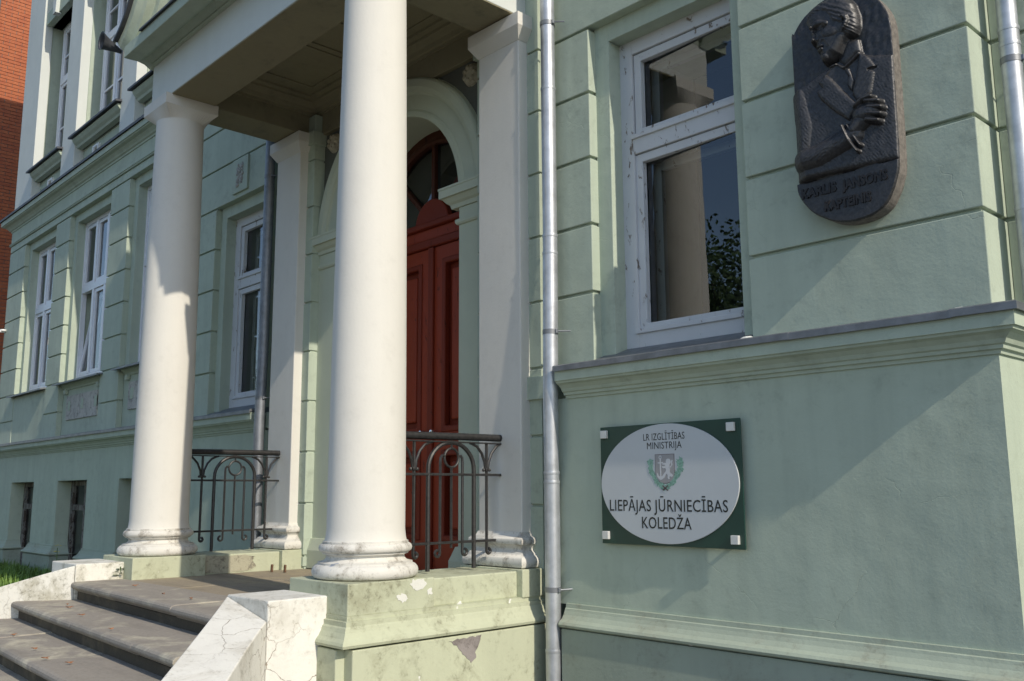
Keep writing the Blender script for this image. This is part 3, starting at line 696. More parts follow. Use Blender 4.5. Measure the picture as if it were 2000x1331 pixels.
fz = 3.93
ring(AX, fz, [(.74, YD-.03), (.76, YD-.045), (.80, YD-.03), (.87, YD-.03), (.87, YD+.03), (.74, YD+.03)], 0, 180).build('fanlight_frame', 'fan_wood', dr)
hub = [(x, YD-.04, z) for x, z in arc(AX, fz, .235, 0, 180, 18)]; MB().prism(hub, (0, .06, 0)).build('fanlight_hub', 'door_dark', dr, .012)
for an in (45, 90, 135):
    t = R(an); d = Vector((math.cos(t), 0, math.sin(t))); nn = Vector((-math.sin(t), 0, math.cos(t)))*.022; c = Vector((AX, YD-.025, fz))
    MB().prism([c+d*.22-nn, c+d*.76-nn, c+d*.76+nn, c+d*.22+nn], (0, .045, 0)).build('glazing_bar', 'fan_wood', dr, .006)
MB().add([(x, YD+.012, z) for x, z in arc(AX, fz, .80, 0, 180, 30)], [tuple(range(31))]).build('pane', 'glass', dr)
B(-7.7, -4.9, .68, 1.3, GZ, 6.4).build('hall_dark_block', 'inside', bld)  # solid block coloured dark in place of an unlit hall
# peeled patches on the porch base
def patch(name, m, pts, X, parent, th=.0025, seed=1):
    """ragged flat patch on a face looking +X: pts (y,z)"""
    rr = random.Random(seed); out = []
    for i in range(len(pts)):
        a = pts[i]; b = pts[(i+1) % len(pts)]
        for t in (0, .25, .5, .75): out.append((X, a[0]+(b[0]-a[0])*t+rr.uniform(-.006, .006), a[1]+(b[1]-a[1])*t+rr.uniform(-.006, .006)))
    MB().prism(out, (th, 0, 0)).build(name, m, parent)
xb = CXR+.312+.060
patch('bare_patch', 'bare', [(-.80, .735), (-.72, .748), (-.62, .745), (-.55, .752), (-.57, .70), (-.60, .665), (-.60, .62), (-.63, .60), (-.70, .655), (-.735, .70)], xb, bld)
xp = CXR+.312
patch('peeled_patch', 'peel', [(-1.03, 1.10), (-.95, 1.10), (-.93, 1.07), (-.96, 1.04), (-1.02, 1.045), (-1.05, 1.07)], xp, bld, seed=2)
patch('peeled_patch', 'peel', [(-1.14, 1.02), (-1.09, 1.03), (-1.06, .995), (-1.10, .98), (-1.13, .99)], xp, bld, seed=3)
patch('peeled_patch', 'peel', [(-.92, 1.04), (-.89, 1.045), (-.885, 1.01), (-.92, 1.01)], xp, bld, seed=4)
patch('rotten_patch', 'rotten', [(-.86, 1.085), (-.70, 1.08), (-.52, 1.085), (-.40, 1.07), (-.42, 1.03), (-.39, .985), (-.45, .95), (-.70, .945), (-.86, .945)], CXL+.256, bld, .004, seed=5)

# ------------------------------------------------------------------ entrance steps
steps = thing('entrance_steps', 'worn stone entrance steps with rounded nosings between whitewashed cheek walls', 'steps', (XM, -2.2, GZ))
SK = math.tan(R(-3.0))      # the old flight is not quite square to the wall
def sk(v): return [(x, y+SK*(x-XM)*(1 if y < -1.48 else 0), z) for x, y, z in v]
def step(y_n, z, x0, x1, depth, riser_m='riser'):
    nose = [(y_n+.028, z), (y_n+.012, z-.005), (y_n+.002, z-.016), (y_n, z-.030), (y_n+.006, z-.044), (y_n+.022, z-.052), (y_n+.03, z-.056), (y_n+.04, z-.062), (y_n+.045, z-.07)]
    prof = [(y_n+depth, z)]+nose+[(y_n+depth, z-.07)]
    cuts = {0: [-6.75, -5.6], 1: [-6.35, -5.2], 2: [-6.9, -5.75], 3: [-6.2, -5.0], 4: [-6.6, -5.2]}[N.index((y_n, z))]
    xx = [x0]+cuts+[x1]
    for k in range(3):
        m = MB().prism([(xx[k]+.002, y, zz) for y, zz in prof], (xx[k+1]-xx[k]-.004, 0, 0)); m.v = [(x, y, q+.0025*((k+int(z*100)) % 3-1)) for x, y, q in sk(m.v)]; m.build('step', 'step', steps, .003, 1)
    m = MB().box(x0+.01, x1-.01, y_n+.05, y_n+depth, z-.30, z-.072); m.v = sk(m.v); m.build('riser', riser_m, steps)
N = [(-1.93, .94), (-2.29, .81), (-2.65, .68), (-3.01, .55), (-3.37, .42)]
for i, (y, z) in enumerate(N):
    w = .12*i
    if i == 0: step(y, z, -7.70, -4.90, .452)
    else:
        step(y, z, -7.86-w*1.2, (0, -4.585, -4.22, -3.95, -3.75)[i], .46)
# porch floor slabs
xsb = [-7.60, -6.62, -5.70, -4.90]
for i in range(3):
    B(xsb[i]+.004, xsb[i+1]-.004, -1.476, -.62, .80, .938-.002*i).build('floor_slab', 'floor', steps, .006)
xsb = [-7.60, -6.9, -5.95, -4.90]
for i in range(3):
    B(xsb[i]+.004, xsb[i+1]-.004, -.612, .60, .80, .936+.002*i).build('floor_slab', 'floor', steps, .006)
# cheek walls: block against the pedestal, then a splayed sloping wall
ck = MB().box(-5.135, -4.66, -1.835, -1.466, GZ-.05, 1.03).build('cheek_wall', 'white_wash', steps, .008)
def splay(inner, outer, name, m):
    # inner/outer: lists of (x,y,z) top points from top to bottom; solid down to the ground
    n = len(inner); vs = []
    for a, b in zip(inner, outer): vs += [a, b, (b[0], b[1], GZ-.05), (a[0], a[1], GZ-.05)]
    fs = [(4*i+j, 4*i+(j+1) % 4, 4*(i+1)+(j+1) % 4, 4*(i+1)+j) for i in range(n-1) for j in range(4)]
    fs += [(3, 2, 1, 0), tuple(4*(n-1)+j for j in range(4))]
    return MB().add(vs, fs).build(name, m, steps, .006)
def bez(a, b, c, n=8):
    return [tuple(a[k]*(1-t)**2+2*b[k]*t*(1-t)+c[k]*t*t for k in range(3)) for t in [i/n for i in range(n+1)]]
splay(bez((-5.13, -1.837, 1.022), (-4.72, -2.16, .915), (-3.75, -3.05, .60)), bez((-4.664, -1.838, .925), (-4.42, -2.08, .85), (-3.42, -2.92, .55)), 'cheek_ramp', 'white_wash')
MB().box(-8.20, -7.645, -1.835, -1.466, GZ-.05, 1.07).build('cheek_wall', 'white_wash_far', steps, .008)
splay(bez((-8.16, -1.837, .97), (-8.35, -2.10, .90), (-9.2, -3.0, .55)), bez((-7.648, -1.838, 1.062), (-7.80, -2.10, .985), (-8.55, -3.2, .58)), 'cheek_ramp', 'white_wash_far')

# ------------------------------------------------------------------ railings
def railing(cx, label):
    r = thing('railing', label, 'railing', (cx, -.45, 1.10))
    z = 1.108
    def T(path, rad, nm, n=8, m='iron'): return MB().tube([(cx, y, zz) for y, zz in path], rad, n).build(nm, m, r)
    T([(-.925, 1.957), (-.6, 1.961), (-.3, 1.963), (-.03, 1.965)], .024, 'handrail', 12)
    B(cx-.016, cx+.016, -.90, -.04, 1.921, 1.930).build('rail_strap', 'iron', r)
    B(cx-.013, cx+.013, -.92, -.034, 1.706, 1.722).build('middle_rail', 'iron', r, .002)
    B(cx-.013, cx+.013, -.90, -.034, 1.272, 1.288).build('lower_rail', 'iron', r, .002)
    for zz in (1.957, 1.714, 1.28):
        MB().box(cx-.022, cx+.022, -.048, -.030, zz-.018, zz+.018).build('wall_socket', 'cream_base', r, .006)
    # big arch
    cy, rd = -.485, .192
    pts = [(cy-rd, z), (cy-rd, 1.40), (cy-rd, 1.74)]+[(cy+rd*math.cos(t), 1.745+.178*math.sin(t)) for t in [math.pi*(1-i/18) for i in range(1, 18)]]+[(cy+rd, 1.74), (cy+rd, 1.40), (cy+rd, z)]
    T(pts, .0145, 'arch_bar')
    # ring and the bars under it
    T([(cy+.060*math.cos(2*math.pi*i/20), 1.822+.062*math.sin(2*math.pi*i/20)) for i in range(21)], .0085, 'ring')
    T([(cy, 1.884), (cy, 1.925)], .008, 'ring_stem', 6)
    T([(cy, 1.760), (cy, 1.50), (cy, 1.245)], .009, 'baluster', 6)
    def curl(y, s, zb=1.215, rr=.020): return [(y+s*rr-s*rr*math.cos(t), zb-rr*math.sin(t)) for t in [i*math.pi*1.5/10 for i in range(11)]]
    for s in (-1, 1):
        y = cy+s*.093
        T([(cy+s*.060, 1.832), (cy+s*.078, 1.836), (cy+s*.090, 1.822), (y, 1.79), (y, 1.5), (y, 1.22)]+curl(y, s), .0095, 'baluster', 7)
        y = cy+s*.306
        T([(y, 1.925), (y, 1.5), (y, 1.215)]+curl(y, -s if s < 0 else s, 1.212, .016), .0105, 'baluster', 7)
        B(cx-.016, cx+.016, y-.016, y+.016, 1.738, 1.758).build('collar', 'iron', r, .004)
        for k in (-1, 1):
            MB().lathe([(0, -.012), (.009, -.008), (.012, 0), (.009, .008), (0, .012)], (cx, y+k*.024), 8)
            b = MB().lathe([(0, -.012), (.009, -.008), (.012, 0), (.009, .008), (0, .012)], (cx, y+k*.026), 8); b.v = [(x, yy, zz+1.746) for x, yy, zz in b.v]; b.build('knob', 'iron', r)
            e = .148 if k*s < 0 else .128
            q = [(y+k*.012, 1.755), (y+k*.018, 1.80), (y+k*.045, 1.86), (y+k*.085, 1.902), (y+k*(e-.02), 1.92), (y+k*e, 1.924)]
            T(q, .0095, 'bracket', 7)
    return r
railing(CXR, 'black wrought iron railing on the pale green parapet next to the silver downpipe')
railing(CXL, 'black wrought iron railing above the rotten dark patch, in front of a dark drainpipe')

# ------------------------------------------------------------------ downpipes
def downpipe(label, pts, rad, m, joints, clamps, wall_y, cl_dir=1):
    p0 = pts[-1]
    t = thing('downpipe', label, 'downpipe', (p0[0], p0[1], GZ))
    for a, b in zip(pts[:-1], pts[1:]): pass
    js = [pts[0]]+joints+[pts[-1]]
    def at(z):
        for a, b in zip(pts[:-1], pts[1:]):
            if b[2] <= z <= a[2]:
                k = (a[2]-z)/(a[2]-b[2]); return (a[0]+(b[0]-a[0])*k, a[1]+(b[1]-a[1])*k, z)
        return pts[-1]
    zs = [pts[0][2]]+joints+[pts[-1][2]]
    for a, b in zip(zs[:-1], zs[1:]):
        inner = sorted([p[2] for p in pts if b < p[2] < a], reverse=True)
        path = [at(z) for z in [a]+inner+[b]]
        MB().tube(path, rad, 28, False, [rad]*(len(path)-1)+[rad*.965]).build('pipe_section', m, t)
    for z in joints:
        c = at(z); MB().lathe([(rad*.9, z-.012), (rad*1.035, z-.010), (rad*1.06, z), (rad*1.035, z+.010), (rad*.9, z+.012)], (c[0], c[1]), 28).build('pipe_joint', m, t)
    for z in clamps:
        c = at(z); cl = MB().lathe([(rad*.95, z-.016), (rad*1.05, z-.016), (rad*1.05, z+.016), (rad*.95, z+.016)], (c[0], c[1]), 28).build('clamp', 'flash', t)
        B(c[0]+rad*.85, c[0]+rad*1.3, c[1]-.012, c[1]+.006, z-.014, z+.014).build('clamp_bolt', 'zinc_dark', cl, .003)
        MB().tube([(c[0]+rad*1.15, c[1]-.003, z), (c[0]+rad*1.15+.05, wall_y+.02, z+.004)], .0055, 6).build('bracket_rod', 'zinc_dark', cl)
    return t
downpipe('shiny silver downpipe standing between the oval college sign and the porch pilaster', [(-4.272, -.040, 6.3), (-4.272, -.040, 3.3), (-4.264, -.054, 2.75), (-4.255, -.072, 2.2), (-4.257, -.068, 1.4), (-4.254, -.075, GZ+.05)], .0505, 'zinc',
         [4.35, 3.30, 3.18, 1.72, 1.66, .62], [4.83, 2.64, .99], .0)
downpipe('dark grey drainpipe beside the peeling window, behind the railing at the rotten patch', [(-8.165, -.052, 5.9), (-8.165, -.052, 3.0), (-8.150, -.075, 2.2), (-8.135, -.078, 1.7), (-8.13, -.078, GZ+.05)], .050, 'zinc_dark',
         [4.6, 3.85, 2.95, 1.75], [4.72, 2.5], .0)
downpipe('silver downpipe at the recessed wall corner beyond the bronze plaque', [(-1.435, .262, 7.2), (-1.435, .262, 2.45)], .047, 'zinc', [3.80, 3.72, 2.9], [3.64], .33)

# ------------------------------------------------------------------ college sign
sg = thing('sign_board', 'dark green rectangular board with pale oval college sign and four square caps', 'sign', (-3.36, -.03, 1.29))
SY = -.036
sgx0, sgx1, sgz0, sgz1 = -3.862, -2.852, 1.288, 1.990
B(sgx0, sgx1, SY, SY+.008, sgz0, sgz1).build('board', 'sign_green', sg, .002)
ocx, ocz, oa, ob = -3.360, 1.643, .492, .343
el = [(ocx+oa*math.cos(2*math.pi*i/96), SY-.010, ocz+ob*math.sin(2*math.pi*i/96)) for i in range(96)]
MB().prism(el, (0, .009, 0)).build('oval_panel', 'sign_white', sg, .002)
for x in (-3.822, -2.907):
    for z in (1.338, 1.944):
        B(x-.024, x+.024, SY-.022, SY-.0005, z-.024, z+.024).build('screw_cap', 'sign_cap', sg, .003)
        MB().lathe([(.012, 0), (.012, .034)], (0, 0), 10)
        st = MB().lathe([(.012, 0), (.012, .040)], (0, 0), 10); st.v = [(x+vx, SY+.006+vz, z+vy) for vx, vy, vz in st.v]; st.build('standoff', 'sign_cap', sg)
def text(body, cx, zb, width, height, y, m, name, parent, depth=.003, slant=None, bold=0.0):
    cu = bpy.data.curves.new('t', 'FONT'); cu.body = body; cu.extrude = .5; cu.align_x = 'CENTER'; cu.resolution_u = 3; cu.offset = bold; cu.space_character = 1.05
    to = bpy.data.objects.new('t', cu); C.objects.link(to)
    dg = bpy.context.evaluated_depsgraph_get(); me = bpy.data.meshes.new_from_object(to.evaluated_get(dg))
    bpy.data.objects.remove(to, do_unlink=True); bpy.data.curves.remove(cu)
    co = np.empty(len(me.vertices)*3); me.vertices.foreach_get('co', co); co = co.reshape(-1, 3)
    x0, x1 = co[:, 0].min(), co[:, 0].max(); cap = .70
    sx = width/(x1-x0); sz = height/cap
    nx = cx+(co[:, 0]-(x0+x1)/2)*sx; nz = zb+co[:, 1]*sz; ny = y-(co[:, 2]+.5)*depth
    if slant: nz = nz+(nx-cx)*slant
    out = np.stack([nx, ny, nz], 1)
    me.vertices.foreach_set('co', out.ravel()); me.update(); me.name = name; me.materials.clear(); me.materials.append(MT[m])
    return link(name, me, parent)
TY = SY-.0102
text('LR IZGLĪTĪBAS', -3.366, 1.893, .298, .040, TY, 'sign_black', 'lettering', sg, .0007, bold=0.0)
text('MINISTRIJA', -3.364, 1.842, .250, .040, TY, 'sign_black', 'lettering', sg, .0007, bold=0.0)
text('LIEPĀJAS JŪRNIECĪBAS', -3.366, 1.484, .842, .066, TY, 'sign_black', 'lettering', sg, .0007, bold=.006)
text('KOLEDŽA', -3.366, 1.386, .352, .066, TY, 'sign_black', 'lettering', sg, .0007, bold=.006)
# crest: shield with anchor and rampant lion, oak wreath
cr = part(sg, 'crest')
CX0, CZ0 = -3.363, 1.728
def flat(pts, y, th, m, nm): return MB().prism([(CX0+x, y, CZ0+z) for x, z in pts], (0, -th, 0)).build(nm, m, cr)
sh = [(-.067, .080), (.067, .080), (.067, -.030)]+[(.067*math.cos(R(a)), -.030+.055*math.sin(R(a))) for a in range(-10, -180, -12)]+[(-.067, -.030)]
flat([(x*1.045, z*1.03) for x, z in sh], TY+.0008, .0016, 'crest_line', 'shield_outline'); flat(sh, TY-.0002, .0012, 'crest_grey', 'shield')
AY = TY-.0015
anc = [(-.035, .055), (-.027, .055), (-.027, .036), (-.012, .036), (-.012, .029), (-.027, .029), (-.027, -.045), (-.010, -.038), (.002, -.030), (.006, -.036), (-.004, -.052), (-.02, -.062), (-.031, -.066), (-.044, -.060), (-.056, -.046), (-.060, -.024), (-.052, -.030), (-.046, -.042), (-.035, -.048), (-.035, .029), (-.050, .029), (-.050, .036), (-.035, .036)]
flat(anc, AY+.0004, .0008, 'crest_white', 'anchor')
rg = ring(CX0-.031, CZ0+.064, [(.006, AY), (.011, AY), (.011, AY-.0005), (.006, AY-.0005)], 0, 360, 16).build('anchor_ring', 'crest_white', cr)
lion = [(.010, .052), (.022, .056), (.034, .052), (.040, .040), (.038, .028), (.030, .020), (.030, .008), (.034, -.004), (.030, -.018), (.036, -.028), (.048, -.034), (.052, -.044), (.044, -.050), (.034, -.046), (.026, -.050), (.030, -.060), (.020, -.062), (.014, -.052), (.016, -.038), (.008, -.030), (-.004, -.038), (-.014, -.046), (-.020, -.040), (-.010, -.028), (.000, -.020), (.006, -.008), (.000, .002), (-.014, .000), (-.024, .006), (-.024, .014), (-.012, .012), (.002, .016), (-.008, .022), (-.018, .020), (-.020, .028), (-.006, .032), (.006, .030), (.004, .040)]
flat([(x+.004, z) for x, z in lion], AY+.0002, .0007, 'crest_white', 'lion')
tail = [(.034, .000), (.046, .008), (.056, .022), (.052, .034), (.058, .044), (.052, .048), (.046, .036), (.048, .022), (.042, .012), (.032, .008)]
flat(tail, AY+.0002, .0007, 'crest_white', 'lion_tail')
rr = random.Random(4)
for s in (-1, 1):
    for i in range(15):
        t = i/14; an = R(-98+t*92); ex = s*(.105*math.cos(an)*1.0 if True else 0); ez = -.010+.112*math.sin(an)+.02*t
        ex = s*(.012+.098*math.sin(R(min(90, t*110)))); ez = -.112+.155*t
        ex += rr.uniform(-.012, .012); L = .026+.006*rr.random(); a = R(90-s*(60-110*t))+rr.uniform(-.6, .6)
        lf = []
        for k in range(14):
            ph = 2*math.pi*k/14; rad = L*(.78+.22*math.cos(5*ph)); lx = rad*math.cos(ph); ly = rad*.55*math.sin(ph)
            lf.append((ex+lx*math.cos(a)-ly*math.sin(a), ez+lx*math.sin(a)+ly*math.cos(a)))
        flat(lf, TY-.0001-.00008*i, .0006, 'crest_leaf', 'oak_leaf')
flat([(-.022, -.124), (-.016, -.128), (.022, -.100), (.016, -.096)], TY-.0018, .0004, 'crest_line', 'stem'); flat([(.022, -.124), (.016, -.128), (-.022, -.100), (-.016, -.096)], TY-.0024, .0004, 'crest_line', 'stem')

# ------------------------------------------------------------------ bronze memorial plaque
pq = thing('memorial_plaque', 'dark bronze relief plaque of a young man in a jacket clenching his fist', 'plaque', (-2.16, .05, 2.94))
PO = [(-2.428, 3.205), (-2.428, 3.99), (-2.417, 4.044), (-2.388, 4.088), (-2.345, 4.128), (-2.287, 4.160), (-2.224, 4.180), (-2.15, 4.188), (-2.08, 4.178), (-2.01, 4.142), (-1.96, 4.098), (-1.93, 4.055), (-1.904, 4.005), (-1.886, 3.944), (-1.880, 3.864), (-1.881, 3.60), (-1.886, 3.205),
      (-1.905, 3.104), (-1.930, 3.041), (-1.968, 2.985), (-2.034, 2.949), (-2.135, 2.937), (-2.228, 2.953), (-2.300, 2.990), (-2.362, 3.035), (-2.409, 3.095), (-2.436, 3.150), (-2.441, 3.203)]
PY = -.018
MB().prism([(x, PY, z) for x, z in smooth_path(PO+[PO[0]], 4)[:-1]], (0, .080, 0)).build('slab', 'bronze_edge', pq, .008, 3, 50)
def sdist(P, poly):
    """signed distance to a polygon, positive inside"""
    poly = np.array(poly); d = np.full(P.shape[0], 1e9); ins = np.zeros(P.shape[0], bool)
    for i in range(len(poly)):
        a = poly[i]; b = poly[(i+1) % len(poly)]; ab = b-a
        t = np.clip(((P-a)@ab)/(ab@ab), 0, 1); q = a+t[:, None]*ab; d = np.minimum(d, np.hypot(*(P-q).T))
        c = ((a[1] > P[:, 1]) != (b[1] > P[:, 1])); xi = (b[0]-a[0])*(P[:, 1]-a[1])/(b[1]-a[1]+1e-12)+a[0]; ins ^= c & (P[:, 0] < xi)
    return np.where(ins, d, -d)
def dome(d, w, H):
    t = np.clip(d/w, 0, 1); return H*np.sqrt(np.clip(1-(1-t)**2, 0, 1))
def caps(P, pts, rs, H):
    out = np.zeros(P.shape[0])
    for i in range(len(pts)-1):
        a = np.array(pts[i]); b = np.array(pts[i+1]); ab = b-a
        t = np.clip(((P-a)@ab)/(ab@ab+1e-12), 0, 1); q = a+t[:, None]*ab; r = rs[i]+(rs[i+1]-rs[i])*t
        out = np.maximum(out, H*np.sqrt(np.clip(1-(np.hypot(*(P-q).T)/r)**2, 0, 1)))
    return out
PO = smooth_path(PO+[PO[0]], 4)[:-1]
nu, nv = 230, 500
us = np.linspace(-2.444, -1.876, nu); vz = np.linspace(2.930, 4.192, nv)
U, V = np.meshgrid(us, vz); P = np.stack([U.ravel(), V.ravel()], 1)
rng = np.random.RandomState(5)
def waves(P, n, f0, f1, ang=None, sp=.4):
    o = np.zeros(P.shape[0])
    for _ in range(n):
        f = rng.uniform(f0, f1); a = rng.uniform(0, 6.28) if ang is None else ang+rng.normal(0, sp); o += np.sin(f*(P[:, 0]*np.cos(a)+P[:, 1]*np.sin(a))+rng.uniform(0, 6.28)+1.5*np.sin(9*P[:, 0]+7*P[:, 1]))
    return o/n
rough = waves(P, 14, 40, 160); hatch = waves(P, 18, 200, 520, .7, .5); hatch2 = waves(P, 18, 200, 520, -1.0, .5)
edge = sdist(P, PO)
h = .005+.007*rough+.0012*hatch2
body = [(-2.43, 3.20), (-2.43, 3.69), (-2.377, 3.712), (-2.296, 3.740), (-2.217, 3.775), (-2.162, 3.785), (-2.122, 3.75), (-2.04, 3.806), (-2.015, 3.788), (-1.976, 3.770), (-1.878, 3.742), (-1.878, 3.20)]
bd = dome(sdist(P, body), .035, 1.0)
h = np.where(bd > 0, np.maximum(h*.3, bd*(.020+.0018*hatch+.0015*rough)), h)
def over(hh, add=None, k=.006):
    """smooth union"""
    global h
    m = hh > 1e-5; h = np.where(m, np.where(hh > h, hh, h), h)
shirt = [(-2.162, 3.786), (-2.122, 3.745), (-2.04, 3.80), (-2.058, 3.69), (-2.085, 3.595), (-2.10, 3.58), (-2.19, 3.705), (-2.215, 3.735)]
sh_d = sdist(P, shirt); h = np.where(sh_d > 0, .014+.003*rough, h)
lapL = [(-2.215, 3.735), (-2.189, 3.705), (-2.14, 3.63), (-2.102, 3.581), (-2.055, 3.521), (-2.082, 3.490), (-2.11, 3.454), (-2.18, 3.522), (-2.249, 3.608), (-2.268, 3.655), (-2.235, 3.668), (-2.255, 3.70)]
over(np.where(sdist(P, lapL) > 0, .022+dome(sdist(P, lapL), .022, .018)+.002*hatch, 0))
lapR = [(-2.035, 3.804), (-1.997, 3.765), (-1.961, 3.70), (-1.985, 3.690), (-1.968, 3.672), (-1.99, 3.57), (-2.012, 3.541), (-2.063, 3.542), (-2.085, 3.591), (-2.058, 3.686)]
over(np.where(sdist(P, lapR) > 0, .022+dome(sdist(P, lapR), .02, .014)+.002*hatch2, 0))
h = h-caps(P, [(-1.995, 3.693), (-1.962, 3.700)], [.007, .005], .014)
tie = [(-2.118, 3.735), (-2.095, 3.733), (-2.080, 3.69), (-2.072, 3.66), (-2.089, 3.605), (-2.110, 3.651), (-2.100, 3.69)]
over(np.where(sdist(P, tie) > 0, .016+dome(sdist(P, tie), .012, .014), 0))
over(np.where(sdist(P, [(-2.165, 3.79), (-2.12, 3.75), (-2.03, 3.81), (-2.04, 3.88), (-2.105, 3.90)]) > 0, .012+dome(sdist(P, [(-2.165, 3.79), (-2.12, 3.75), (-2.03, 3.81), (-2.04, 3.88), (-2.105, 3.90)]), .035, .030), 0))
over(caps(P, [(-2.125, 3.748), (-2.155, 3.785), (-2.19, 3.775)], [.010, .014, .010], .036)); over(caps(P, [(-2.118, 3.745), (-2.04, 3.80)], [.010, .014], .040))
# head: one mass for skull and face, features added on top (face turned to the left and down)
head = [(-2.306, 4.045), (-2.296, 4.085), (-2.262, 4.122), (-2.204, 4.146), (-2.134, 4.148), (-2.076, 4.122), (-2.043, 4.070), (-2.026, 4.001), (-2.026, 3.942), (-2.044, 3.902), (-2.085, 3.895), (-2.103, 3.868), (-2.128, 3.822), (-2.172, 3.796), (-2.205, 3.788), (-2.228, 3.798), (-2.238, 3.828), (-2.244, 3.852), (-2.254, 3.870), (-2.252, 3.880), (-2.258, 3.892), (-2.256, 3.903), (-2.279, 3.914), (-2.280, 3.930), (-2.271, 3.955), (-2.276, 3.975), (-2.290, 4.000)]
hsd = sdist(P, head); fd = hsd; hd = hsd
hm = np.where(hsd > 0, .012+dome(hsd, .085, .060), 0)
face = [(-2.31, 4.03), (-2.262, 4.064), (-2.22, 4.078), (-2.178, 4.066), (-2.158, 4.03), (-2.148, 3.995), (-2.122, 3.985), (-2.104, 3.97), (-2.10, 3.92), (-2.08, 3.86), (-2.16, 3.76), (-2.30, 3.76), (-2.32, 3.9)]
ffd = sdist(P, face)
hairk = np.clip(-ffd/.010, 0, 1)
strand = np.sin(330*(P[:, 0]*.55+P[:, 1]*.83)+9*np.sin(11*P[:, 0]+14*P[:, 1])+2*rough)
hm = hm+np.where(hsd > 0, hairk*(.007+.0022*strand+.0015*hatch), 0)
def addf(pts, rs, H):
    global hm
    r = caps(P, pts, rs, 1.0); hm = hm+np.where(hsd > 0, r**1.4*H, 0)
addf([(-2.268, 4.003), (-2.225, 4.012), (-2.180, 3.996)], [.016, .018, .014], .011)       # brow
addf([(-2.246, 3.984), (-2.196, 3.984)], [.017, .018], -.013)                              # eye socket
addf([(-2.228, 3.983), (-2.206, 3.985)], [.009, .010], .009); addf([(-2.238, 3.978), (-2.198, 3.981)], [.003, .003], -.004)
addf([(-2.262, 3.994), (-2.266, 3.950), (-2.266, 3.930)], [.012, .014, .018], .024)        # nose
addf([(-2.247, 3.927), (-2.238, 3.925)], [.011, .010], .008); addf([(-2.254, 3.914), (-2.244, 3.913)], [.006, .005], -.008)
addf([(-2.250, 3.892), (-2.214, 3.889)], [.010, .008], .009); addf([(-2.246, 3.868), (-2.214, 3.868)], [.011, .008], .010)
addf([(-2.254, 3.880), (-2.206, 3.878)], [.0045, .004], -.011); addf([(-2.238, 3.852), (-2.214, 3.850)], [.009, .008], -.006)
addf([(-2.228, 3.822), (-2.204, 3.814)], [.024, .022], .010)                               # chin
addf([(-2.178, 3.950), (-2.150, 3.945)], [.030, .028], .009); addf([(-2.205, 3.90), (-2.190, 3.865)], [.016, .018], -.006)
addf([(-2.150, 3.845), (-2.112, 3.90)], [.022, .022], .007)                                # jaw
addf([(-2.092, 4.006), (-2.074, 3.996), (-2.070, 3.970), (-2.080, 3.945), (-2.092, 3.935)], [.008, .010, .010, .009, .008], .016); addf([(-2.089, 3.985), (-2.088, 3.958)], [.007, .006], -.010)
over(hm)
# arm, cuff and clenched hand
over(caps(P, [(-2.385, 3.66), (-2.372, 3.56), (-2.352, 3.48), (-2.362, 3.39), (-2.385, 3.32)], [.056, .062, .056, .050, .052], .036)+np.where(bd > 0, .0025*hatch, 0)*(caps(P, [(-2.385, 3.66), (-2.385, 3.32)], [.06, .06], 1) > 0))
fa = caps(P, [(-2.385, 3.305), (-2.28, 3.312), (-2.16, 3.352), (-2.095, 3.372)], [.060, .062, .060, .058], .066); over(np.where(fa > 0, fa+.003*hatch2, 0))
over(caps(P, [(-2.135, 3.425), (-2.108, 3.345), (-2.070, 3.278)], [.010, .011, .010], .078)); over(caps(P, [(-2.112, 3.424), (-2.085, 3.36), (-2.055, 3.306)], [.010, .010, .010], .066))
over(caps(P, [(-2.085, 3.395), (-2.045, 3.435)], [.042, .050], .070)); over(caps(P, [(-2.035, 3.465), (-1.995, 3.470)], [.062, .062], .078))
for (a, b) in (((-2.010, 3.522), (-1.948, 3.506)), ((-2.000, 3.488), (-1.938, 3.472)), ((-2.005, 3.455), (-1.942, 3.438)), ((-2.010, 3.424), (-1.955, 3.405))): over(caps(P, [a, b], [.017, .0175], .080))
over(caps(P, [(-2.060, 3.512), (-2.025, 3.534), (-1.980, 3.538)], [.020, .018, .015], .084))
h = h+.0008*rough*(h > .01)
fig = np.clip(dome(np.maximum(sdist(P, body), np.maximum(fd, hd)), .02, 1.0), 0, 1)
h = h*.85+fig*.055*np.clip((-1.88-P[:, 0])/.55, 0, 1)*np.clip(edge/.07, 0, 1)**.7
# name bar
bar = V.ravel() < 3.200+.004*np.sin(U.ravel()*30)
h = np.where(bar, .016+.0012*rough, h)
h = np.where(edge < .006, np.minimum(h, np.clip(edge/.006, 0, 1)*h+.0005), h)
h = np.maximum(h, .0006)
ok = (edge > 0).reshape(nv, nu)
idx = -np.ones(nu*nv, int); sel = np.where(edge > 0)[0]; idx[sel] = np.arange(len(sel))
vs = np.stack([P[sel, 0], PY-h[sel], P[sel, 1]], 1)
fs = []
vs[:, 1] -= .0009*np.clip(h[sel]/.02, 0, 1)*(hatch[sel]*.6+hatch2[sel]*.6)
for j in range(nv-1):
    r0 = idx[j*nu:(j+1)*nu]; r1 = idx[(j+1)*nu:(j+2)*nu]
    g4 = np.stack([r0[:-1], r0[1:], r1[1:], r1[:-1]], 1); fs += g4[(g4 >= 0).all(1)].tolist()
me = bpy.data.meshes.new('portrait_relief'); me.from_pydata(vs.tolist(), [], fs); me.polygons.foreach_set('use_smooth', [True]*len(fs)); me.update(); me.materials.append(MT['bronze'])
link('portrait_relief', me, pq)
LY = PY-.0165
for body_, cx, zb, w in (('KARLIS', -2.313, 3.116, .196), ('JANSONS', -2.066, 3.112, .238), ('KAPTEINIS', -2.162, 3.022, .250)):
    text(body_, cx, zb, w, .048, LY, 'bronze_letter', 'raised_lettering', pq, .006, bold=.05)


